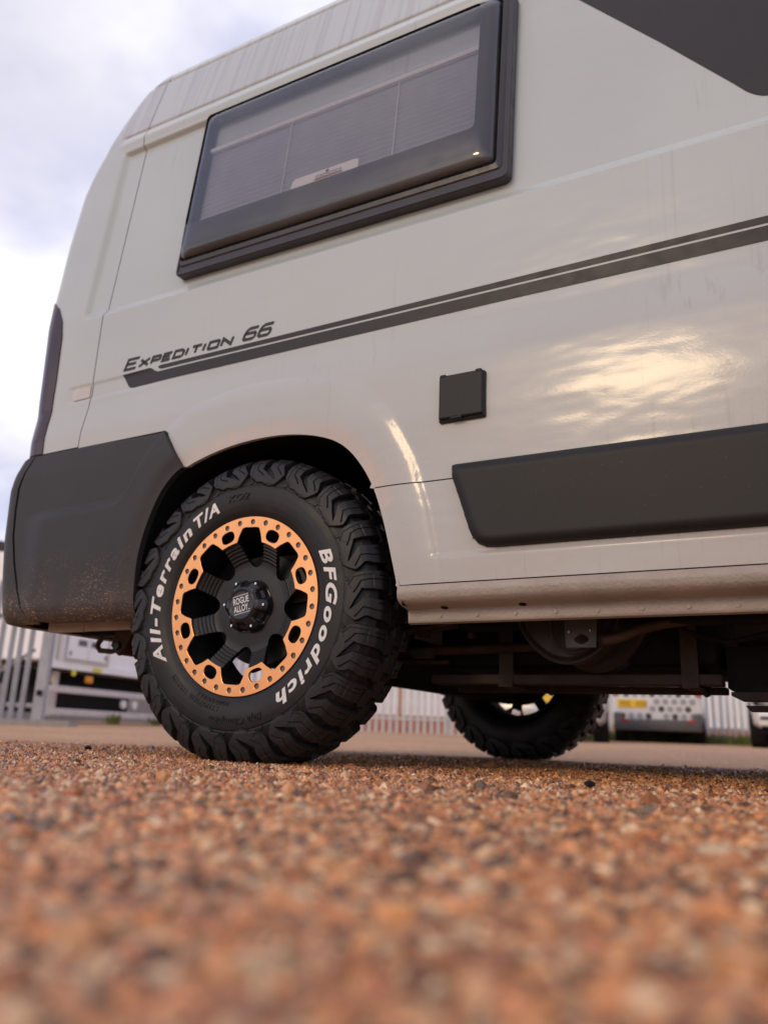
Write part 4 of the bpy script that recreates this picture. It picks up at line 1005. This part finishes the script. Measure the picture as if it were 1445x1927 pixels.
def scatter(d0, d1, spacing, size, BV, BF, side=.62):
    fw = np.array([math.sin(YAW), math.cos(YAW)]); rt = np.array([math.cos(YAW), -math.sin(YAW)])
    ds = np.arange(d0, d1, spacing); out = []
    for d in ds:
        w = side*d+.18; o = np.arange(-w, w, spacing); out.append(np.stack([np.full(len(o), d), o], 1))
    g = np.concatenate(out); g += np.random.uniform(-.5, .5, g.shape)*spacing
    p = CAMPOS[None, :2]+g[:, :1]*fw+g[:, 1:]*rt; n = len(p)
    s = size*np.random.lognormal(0, .33, n); ax_ = np.random.uniform(.65, 1.25, (n, 3)); ax_[:, 2] *= .75
    th = np.random.uniform(0, 2*PI, n); c, s_ = np.cos(th), np.sin(th)
    V = BV[None]*ax_[:, None, :]*s[:, None, None]; V = V*np.random.uniform(.78, 1.22, (n, len(BV), 1))
    X = V[..., 0]*c[:, None]-V[..., 1]*s_[:, None]; Y = V[..., 0]*s_[:, None]+V[..., 1]*c[:, None]
    V = np.stack([X+p[:, None, 0], Y+p[:, None, 1], V[..., 2]+(gz(p[:, 1])-.0035+s*np.random.uniform(-.35, .22, n))[:, None]], -1)
    F = BF[None]+(np.arange(n)*len(BV))[:, None, None]
    k = np.random.choice(len(PAL), n, p=PW); C = PAL[k]*np.random.uniform(.75, 1.25, (n, 1))
    C = np.concatenate([C, np.ones((n, 1))], 1); C = np.repeat(C[:, None], len(BV), 1)
    return V.reshape(-1, 3), F.reshape(-1, 3), C.reshape(-1, 4)
parts = [scatter(.10, 1.9, .034, .0062, ICO_V, ICO_F, .6), scatter(.09, 1.0, .0062, .0041, ICO_V, ICO_F, .6), scatter(1.0, 3.3, .0076, .0041, OCT_V, OCT_F, .66)]
o_ = 0; VV = []; FF = []; CC = []
for v, f, c in parts:
    VV.append(v); FF.append(f+o_); CC.append(c); o_ += len(v)
st_o = np_mesh('stone_chippings', np.concatenate(VV), np.concatenate(FF), M['stones'], smooth=False, colors=np.concatenate(CC)); tag(st_o, kind='stuff')
# a few dark crumbs lying loose by the tyre
def crumb(x, y, s, lab):
    rs = np.random.RandomState(int(abs(x*1000))); v = ICO_V*np.array([1.2, .9, .7])*s*rs.uniform(.75, 1.2, (len(ICO_V), 1)); v[:, 0] += x; v[:, 1] += y; v[:, 2] += float(gz(y))+s*.55
    return tag(mesh('pebble', v, ICO_F, M['chassis'], smooth=False), lab, 'pebble', None)
crumb(.86, -.115, .009, 'black pebble lying on the red ground in front of the far wheel')
crumb(1.43, .10, .011, 'dark flat crumb on the ground at the right edge of the picture')
crumb(-.63, .16, .011, 'dark clod on the ground left of the near tyre')

# ------------------------------------------------------------------ background things
def rail_box(p, d, a0, a1, z0, z1, th, mb, off=0.0):
    d = Vector(d).normalized(); nrm = Vector((d.y, -d.x, 0)); c = Vector(p)+d*(a0+a1)/2+nrm*off
    mb.box((c.x, c.y, (z0+z1)/2), (a1-a0, th, z1-z0), math.atan2(d.y, d.x)); return mb
def pale_mesh(h, w=.066):
    """W-section palisade pale with a pointed notched top"""
    pr = [(-w/2, .0), (-w/4, -.014), (0, -.004), (w/4, -.014), (w/2, 0)]
    top = [h-.05, h-.015, h, h-.015, h-.05]
    v = [(x, y, 0) for x, y in pr]+[(x, y, t) for (x, y), t in zip(pr, top)]
    v += [(x, y+.004, z) for x, y, z in v]; f = []
    for k in range(4):
        f += [(k, k+1, 6+k, 5+k), (10+k, 15+k, 16+k, 11+k), (5+k, 6+k, 16+k, 15+k)]
    f += [(0, 5, 15, 10), (4, 14, 19, 9)]
    return v, f
def fence_run(root, p0, d, L, pitch, h, mat, z0f):
    d = Vector(d).normalized(); v, f = pale_mesh(h); first = None; n = int(L/pitch)
    for k in range(n):
        q = Vector(p0)+d*(k*pitch)
        if first is None: first = mesh('pale', v, f, mat, root, smooth=False); o = first
        else: o = first.copy(); COL.objects.link(o)
        o.location = (q.x-root.location.x, q.y-root.location.y, z0f(q.y)); o.rotation_euler = (0, random.uniform(-.012, .012), math.atan2(d.y, d.x))
GD = Vector((.875, .484, 0))
# grey gate on the left
gp = Vector((-7.06, 5.14, 0)); gate = empty('palisade_gate', gp)
tag(gate, 'grey steel palisade gate with a diagonal brace, left behind the bumper', 'gate')
fence_run(gate, gp-GD*3.0, GD, 3.0, .118, 1.66, M['gate_steel'], lambda y: .10)
for a0_, a1_, z0_, z1_, nm in ((-3.0, .0, .24, .29, 'rail'), (-3.0, .0, 1.28, 1.34, 'rail')):
    o = rail_box((0, 0, 0), GD, a0_, a1_, z0_, z1_, .04, MB(), -.04).build(nm, M['gate_steel'], gate)
dg = MB(); dg.tube([tuple(-GD*1.1+Vector((-.02, .03, .22))), tuple(-GD*.12+Vector((-.02, .03, .92)))], .022, 6); dg.build('brace', M['gate_steel'], gate)
o = rail_box((0, 0, 0), GD, -.02, .10, .02, 1.78, .10, MB()).build('post', M['gate_steel'], gate)
o = rail_box((0, 0, 0), GD, .02, .07, .38, .44, .06, MB(), .06).build('latch', M['chassis'], gate)
kb = rail_box(tuple(gp), GD, -3.2, .45, .0, .10, .30, MB(), -.05).build('kerb_sill', M['concrete']); tag(kb, 'low dark concrete sill beneath the grey gate', 'kerb')
# light palisade fence far behind, right across the yard
fp = Vector((-11.2, 12.95, 0)); fence = empty('palisade_fence', fp); tag(fence, 'pale galvanised palisade fence closing the far side of the yard', 'fence')
FD = Vector((1.55, .85, 0)).normalized()
fence_run(fence, fp, FD, 22.0, .155, 1.9, M['galv'], lambda y: float(gz(y)))
for zf in (.30, 1.5):
    rb = MB()
    d = FD
    for k in range(8):
        a0_ = k*2.75; q = fp+d*(a0_+1.37); z_ = float(gz(q.y))+zf; rail_box((0, 0, 0), d, a0_, a0_+2.74, z_, z_+.05, .04, rb, -.03)
    rb.build('rail', M['galv'], fence)
for k in range(9):
    q = FD*(k*2.75); o = rail_box((q.x, q.y, 0), FD, -.04, .04, .0, 2.0, .10, MB(), -.10).build('post', M['galv'], fence)
op = MB(); op.tube([(-7.72, 15.75, .1), (-7.72, 15.75, 2.6)], .055, 12); op.tube([(-7.72, 15.75, .1), (-7.72, 15.75, .16)], .10, 12); tag(op.build('marker_post', M['orange'], None, smooth=True), 'orange upright post behind the pale palisade fence', 'post')
# industrial shed behind the fence: corrugated cladding sheets on a brick plinth
shed = empty('industrial_shed', (-8, 24, 0)); tag(shed, 'long pale grey clad shed standing beyond the palisade fence', 'building')
shd = FD.copy()
for k in range(22):
    sv = []; sf = []; W = 1.6; n = 9
    pts = [(-W/2+W*i/(n*2), (.0 if i % 2 else -.035)) for i in range(n*2+1)]
    sv = [(x, y, .75) for x, y in pts]+[(x, y, 5.4) for x, y in pts]; m_ = len(pts); sf = [(i, i+1, m_+i+1, m_+i) for i in range(m_-1)]
    if k == 0: s0 = mesh('cladding_sheet', sv, sf, M['cladding'], shed, smooth=False); o = s0
    else: o = s0.copy(); COL.objects.link(o)
    q = shd*(k*1.606-8.0); o.location = (q.x, q.y, 0); o.rotation_euler = (0, 0, math.atan2(shd.y, shd.x))
rail_box((0, 0, 0), shd, -9, 27.5, -.1, .75, .3, MB(), -.2).build('brick_plinth', M['brick'], shed)
rf_ = MB(); rail_box((0, 0, 0), shd, -9.2, 27.7, 5.4, 5.6, 9.4, rf_, -4.5); rf_.build('roof', M['roof_dark'], shed)

# white box trailer on the left
tr = empty('box_trailer', (-10.05, 7.55, 0), math.atan2(3.21, -.5)); tag(tr, 'white box trailer with side guard and twin side doors parked behind the gate', 'trailer')
def tb_(name, mat, *boxes, **k):
    m_ = MB()
    for c, s, *r in boxes: m_.box(c, s, 0, r[0] if r else 0.0)
    return m_.build(name, mat, tr, **k)
# local x runs along the trailer (away to the right), local y behind it, front face at y=0
tb_('box_body', M['white_panel'], ((3.4, 1.25, 1.93), (6.8, 2.46, 1.86), .03))
tb_('sill_rail', M['white_panel'], ((3.4, -.005, .955), (6.8, .05, .13), .01))
tb_('corner_pillar', M['cream_panel'], ((.06, -.02, 1.93), (.12, .05, 1.84), .01)); tb_('corner_pillar', M['cream_panel'], ((.34, -.02, 1.93), (.07, .04, 1.84), .01))
for xd in (.76, 1.28):
    d_ = tb_('side_door', M['white_panel'], ((xd, -.03, 1.75), (.50, .04, 1.36), .01))
    m_ = MB(); m_.box((xd+(.08 if xd < 1 else -.10), -.056, 1.36), (.22, .012, .10), 0, .004); hh = m_.build('handle', M['bolt'], d_)
    for zz_ in (1.13, 2.3):
        m_ = MB(); m_.tube([(xd-.2 if xd < 1 else xd+.2, -.06, zz_), (xd-.2 if xd < 1 else xd+.2, -.06, zz_+.07)], .015, 6); m_.build('hinge', M['bolt'], d_)
tb_('door_frame', M['cream_panel'], ((1.585, -.03, 1.75), (.05, .05, 1.45), .01), ((1.02, -.03, 1.035), (1.15, .05, .03), .005))
tb_('chassis_beam', M['chassis'], ((3.4, 1.2, .78), (6.6, 1.4, .22)), ((3.4, .5, .84), (6.4, .1, .1)))
tb_('underfloor_locker', M['chassis'], ((1.6, .7, .42), (2.2, .9, .5), .02))
tb_('landing_leg', M['grey_guard'], ((.62, .25, .5), (.10, .10, .72), .01), ((.62, .25, .14), (.22, .22, .03)))
g_o = tb_('side_guard', M['grey_guard'], ((1.95, -.02, .555), (3.6, .05, .11), .012), ((1.95, -.02, .19), (3.6, .05, .11), .012), ((.18, -.02, .37), (.12, .05, .27), .01), ((3.70, -.02, .37), (.12, .05, .27), .01))
m_ = MB(); m_.tube([(.72, -.035, .845), (.72, -.05, .845)], .055, 20); m_.build('round_reflector', M['yellow'], tr)
tb_('warning_sticker', M['yellow'], ((1.32, -.034, .935), (.22, .008, .075)))
tb_('side_lamp', M['amber'], ((1.14, -.03, .755), (.17, .06, .12), .02))
for xw in (2.15, 2.48):
    m_ = MB(); m_.tube([(xw, -.03, .385), (xw, -.07, .385)], .075, 18); m_.build('white_disc', M['white_print'], tr)
def road_wheel(name, parent, loc, r=.33, w=.2, axis='y', group=None):
    m_ = MB(); x, y, z = loc
    prof_ = [(r*.62, -w/2), (r*.93, -w/2), (r, -w/2+.03), (r, w/2-.03), (r*.93, w/2), (r*.62, w/2)]
    n = 28; v = []; f = []
    for (rr, yy) in prof_:
        for k in range(n): v.append((x+rr*math.cos(2*PI*k/n), y+yy, z+rr*math.sin(2*PI*k/n)))
    for i in range(len(prof_)-1):
        for k in range(n): f.append((i*n+k, i*n+(k+1) % n, (i+1)*n+(k+1) % n, (i+1)*n+k))
    t_ = mesh(name, v, f, M['car_tyre'], parent, smooth=True, sharp=40)
    m_.tube([(x, y-w*.38, z), (x, y+w*.38, z)], r*.62, 24); m_.tube([(x, y-w*.42, z), (x, y+w*.42, z)], r*.2, 12); m_.build('rim', M['rim'], t_)
    return t_
for xw in (4.6, 5.8): road_wheel('wheel', tr, (xw, .25, .5), .46, .35)
tr.location.z = .07
# verge weeds beneath the trailer
yw = MB(); yw.box((0, 0, .75), (.25, 26, 1.5)); yw_o = yw.build('boundary_wall', M['concrete']); yw_o.location = (-17.5, 20, .15); tag(yw_o, 'low concrete boundary wall seen beneath the white trailer', 'wall')
# white building with dark roof, far left
bd = empty('white_building', (-21.5, 13.2, 0), math.atan2(.484, .875)); tag(bd, 'cream building under a dark pitched roof, far left behind the bumper', 'building')
m_ = MB(); m_.box((-3.5, 3, 2.4), (9.2, 6, 4.8)); m_.build('wall', M['render_wall'], bd)
m_ = MB(); m_.prism([(-8.3, 4.8), (1.45, 4.8), (1.45, 5.25), (-8.3, 5.6)], 6.8, 'xz', -.4); m_.build('roof', M['roof_dark'], bd)
m_ = MB(); m_.prism([(-.8, 4.0), (1.05, 4.75), (1.05, 4.0)], .05, 'xz', -.46); m_.build('barge_board', M['white_panel'], bd)
m_ = MB(); m_.box((-.2, -.02, 3.75), (1.6, .06, .5)); m_.build('window', M['chassis'], bd)

# parked cars
def car(name, label, cat, loc, rz, L, W, H, paint, zb=.24, belt=.95, hood=None, group='vehicles parked along the far fence'):
    """local +y points to the front; origin under the rear face centre"""
    c = empty(name, loc, rz); tag(c, label, cat, group)
    hw = W/2
    st = [(.0, .90, zb+.10, belt*.98, H*.86, .80), (.05, .985, zb+.02, belt, H*.95, .84), (.35, 1.0, zb, belt, H, .86), (L*.45, 1.0, zb, belt, H, .86), (L*.62, 1.0, zb, belt*.99, H*.97, .84), (L*.74, .99, zb, belt*.97, belt*1.10, .82), (L*.90, .95, zb, belt*.88, belt*.92, .76), (L*.98, .86, zb+.04, belt*.78, belt*.82, .66), (L, .74, zb+.12, belt*.62, belt*.64, .55)]
    if hood == 'suv': st[5] = (L*.72, .99, zb, belt, belt*1.12, .82); st[6] = (L*.90, .97, zb, belt*.98, belt*1.02, .82); st[7] = (L*.985, .93, zb+.02, belt*.9, belt*.95, .8); st[8] = (L, .84, zb+.08, belt*.72, belt*.76, .72)
    v = []; f = []
    for (y, k, z0_, zbelt, zr, rk) in st:
        hwk = hw*k; pr = [(hwk*.86, z0_), (hwk*.97, z0_+.06), (hwk, z0_+.28), (hwk*.985, zbelt*.85), (hwk*.95, zbelt), (hwk*rk, zr-.07), (hwk*rk*.86, zr)]
        v += [(x, y, z) for x, z in pr]+[(-x, y, z) for x, z in pr[::-1]]
    n = 14
    for i in range(len(st)-1):
        for k in range(n-1): f.append((i*n+k, i*n+k+1, (i+1)*n+k+1, (i+1)*n+k))
    f += [tuple(range(n)), tuple(range(len(st)*n-1, (len(st)-1)*n-1, -1))]
    b_ = MB().add(v, f); b_.build('body', paint, c, smooth=True, sharp=50)
    for sx in (-1, 1):
        m_ = MB(); x_ = sx*(hw*.93)
        m_.add([(x_, .35, belt+.04), (x_, L*.62, belt+.04), (sx*hw*.865, L*.58, H-.12), (sx*hw*.885, .45, H-.12)], [(0, 1, 2, 3)]); m_.v = [(a+sx*.012, b, cc) for a, b, cc in m_.v]; m_.build('side_window', M['car_glass'], c)
        for yw in (.72, L-.78):
            wv = road_wheel('wheel', c, (0, 0, 0), .325, .215); wv.location = (sx*(hw-.095), yw, .325); wv.rotation_euler = (0, 0, PI/2)
            m_ = MB(); m_.tube([(sx*(hw-.22), yw, .33), (sx*(hw+.004), yw, .33)], .385, 24); m_.build('wheel_arch', M['chassis'], c, smooth=True)
    m_ = MB(); m_.box((0, L*.5, zb-.02), (W*.82, L*.9, .10)); m_.build('underbody', M['chassis'], c)
    return c, hw
# hexagon-wrapped van seen from behind
cv, hw = car('wrapped_van', 'small white van wrapped in grey and black hexagons, seen from behind', 'van', (-1.84, 15.5, .158), .125, 4.3, 1.72, 1.83, M['white_car'], .26, 1.05)
m_ = MB(); m_.box((0, -.03, .33), (1.62, .14, .22), 0, .035); m_.box((-.74, .03, .40), (.2, .16, .34), 0, .04); m_.box((.74, .03, .40), (.2, .16, .34), 0, .04); m_.build('bumper', M['grey_bumper'], cv, smooth=True)
m_ = MB(); m_.box((0, .0, .96), (1.46, .05, 1.10), 0, .03); tg_ = m_.build('tailgate', M['white_car'], cv, smooth=True)
m_ = MB(); m_.box((-.47, -.036, .74), (.56, .014, .16), 0, .003); pl_ = m_.build('number_plate', M['plate_yellow'], cv)
for k, x_ in enumerate((-.67, -.60, -.53, -.47, -.36, -.29, -.22)):
    if k in (3,): continue
    m_ = MB(); m_.box((x_, -.0445, .74), (.042, .003, .105)); m_.build('plate_mark', M['plate_char'], pl_)
hx = 0; first_hex = {}
for row in range(5):
    for colm in range(9):
        x_ = -.66+colm*.165+(.0825 if row % 2 else 0); z_ = .50+row*.142
        if abs(x_) > .68 or (z_ > .60 and z_ < .88 and x_ < -.13): continue
        rs = (colm*7+row*13+colm*row) % 6
        mt = 'hex_dark' if rs in (0, 3) else ('hex_grey' if rs in (1, 2, 5) else None)
        if mt is None: continue
        if mt not in first_hex:
            h_ = MB().prism([(.066*math.cos(t_+PI/6), .066*math.sin(t_+PI/6)) for t_ in np.linspace(0, 2*PI, 7)[:-1]], -.004, 'xz', 0).build('hexagon', M[mt], tg_); first_hex[mt] = h_
        else:
            h_ = first_hex[mt].copy(); COL.objects.link(h_)
        h_.location = (x_, -.027, z_)
for sx in (-1, 1):
    m_ = MB(); m_.box((sx*.78, .005, 1.10), (.14, .08, .42), 0, .02); m_.build('tail_lamp', M['red'], cv)
    m_ = MB(); m_.box((sx*.63, -.103, .415), (.13, .012, .05), 0, .004); m_.build('reflector', M['red'], cv)
m_ = MB(); m_.box((0, -.03, 1.36), (1.2, .02, .34), 0, .01); m_.build('rear_window', M['car_glass'], cv)
# silver hatchback, mostly hidden by the far wheel
cs, hw = car('silver_hatchback', 'silver hatchback half hidden behind the far rear wheel', 'car', (-2.577, 10.83, .10), .235, 4.0, 1.70, 1.5, M['silver'], .24, .92)
m_ = MB(); m_.box((0, -.02, .42), (1.56, .12, .26), 0, .04); m_.build('bumper', M['silver'], cs, smooth=True)
for sx in (-1, 1):
    m_ = MB(); m_.box((sx*.70, .01, .88), (.2, .09, .2), 0, .03); m_.build('tail_lamp', M['red'], cs)
m_ = MB(); m_.box((0, -.085, .62), (.52, .012, .11)); m_.build('number_plate', M['plate_yellow'], cs)
# white SUV facing the camera at the right edge
cw, hw = car('white_suv', 'white off-road car facing the camera at the right edge', 'car', (.90, 17.15, .165), PI, 4.6, 1.9, 1.72, M['white_car'], .25, 1.0, hood='suv')
cw.rotation_euler = (0, 0, PI+.02)
m_ = MB(); m_.box((0, 4.56, .42), (1.62, .14, .28), 0, .05); m_.build('bumper', M['white_car'], cw, smooth=True)
m_ = MB(); m_.box((0, 4.64, .62), (1.0, .04, .16), 0, .01); m_.build('grille', M['black_satin'], cw)
m_ = MB(); m_.box((0, 4.635, .34), (1.0, .03, .07), 0, .01); m_.build('lower_intake', M['black_satin'], cw)
for sx in (-1, 1):
    m_ = MB(); m_.prism([(sx*.86, .60), (sx*.86, .76), (sx*.50, .72), (sx*.55, .59), (sx*.70, .545)], .10, 'xz', 4.50); m_.build('headlight', M['car_glass'], cw)
    m_ = MB(); m_.box((sx*.62, 4.64, .40), (.30, .03, .045), 0, .008); m_.build('fog_slot', M['black_satin'], cw)
# grass strip along the fence
rs = np.random.RandomState(3); n = 26000
t_ = rs.uniform(0, 1, n); L_ = 20.0; base = np.array([fp.x, fp.y])[None]+np.array([FD.x, FD.y])[None]*(t_*L_)[:, None]+np.array([FD.y, -FD.x])[None]*rs.uniform(-.5, 1.5, n)[:, None]*1.0
keep_ = base[:, 0] > -4.6; base = base[keep_]; n = len(base)
h_ = rs.uniform(.08, .26, n); th = rs.uniform(0, 2*PI, n); w_ = .012
gzv = gz(base[:, 1])
gv = np.stack([np.stack([base[:, 0]-w_*np.cos(th), base[:, 1]-w_*np.sin(th), gzv], 1), np.stack([base[:, 0]+w_*np.cos(th), base[:, 1]+w_*np.sin(th), gzv], 1), np.stack([base[:, 0]+rs.normal(0, .03, n), base[:, 1]+rs.normal(0, .03, n), gzv+h_], 1)], 1).reshape(-1, 3)
tag(np_mesh('grass_strip', gv, np.arange(n*3).reshape(-1, 3), M['grass'], smooth=False), kind='stuff')
def weed(x, y, s, lab):
    r2 = np.random.RandomState(int(abs(x*100+y*37))); v = []; f = []
    for k in range(60):
        a_ = r2.uniform(0, 2*PI); l_ = s*r2.uniform(.5, 1); b_ = np.array([x+r2.normal(0, s*.3), y+r2.normal(0, s*.3), float(gz(y))]); d_ = np.array([math.cos(a_)*.7, math.sin(a_)*.7, 1.0])*l_; wv = np.array([-math.sin(a_), math.cos(a_), 0])*s*.07
        o = len(v); v += [b_, b_+d_*.5+wv, b_+d_, b_+d_*.5-wv]; f.append((o, o+1, o+2, o+3))
    return tag(mesh('weed', v, f, M['grass'], smooth=False), lab, 'plant', None)
weed(-9.55, 8.75, .22, 'green weed tuft on the ground below the trailer side guard, left one')
weed(-9.85, 10.1, .20, 'green weed tuft below the trailer side guard beside the near tyre')
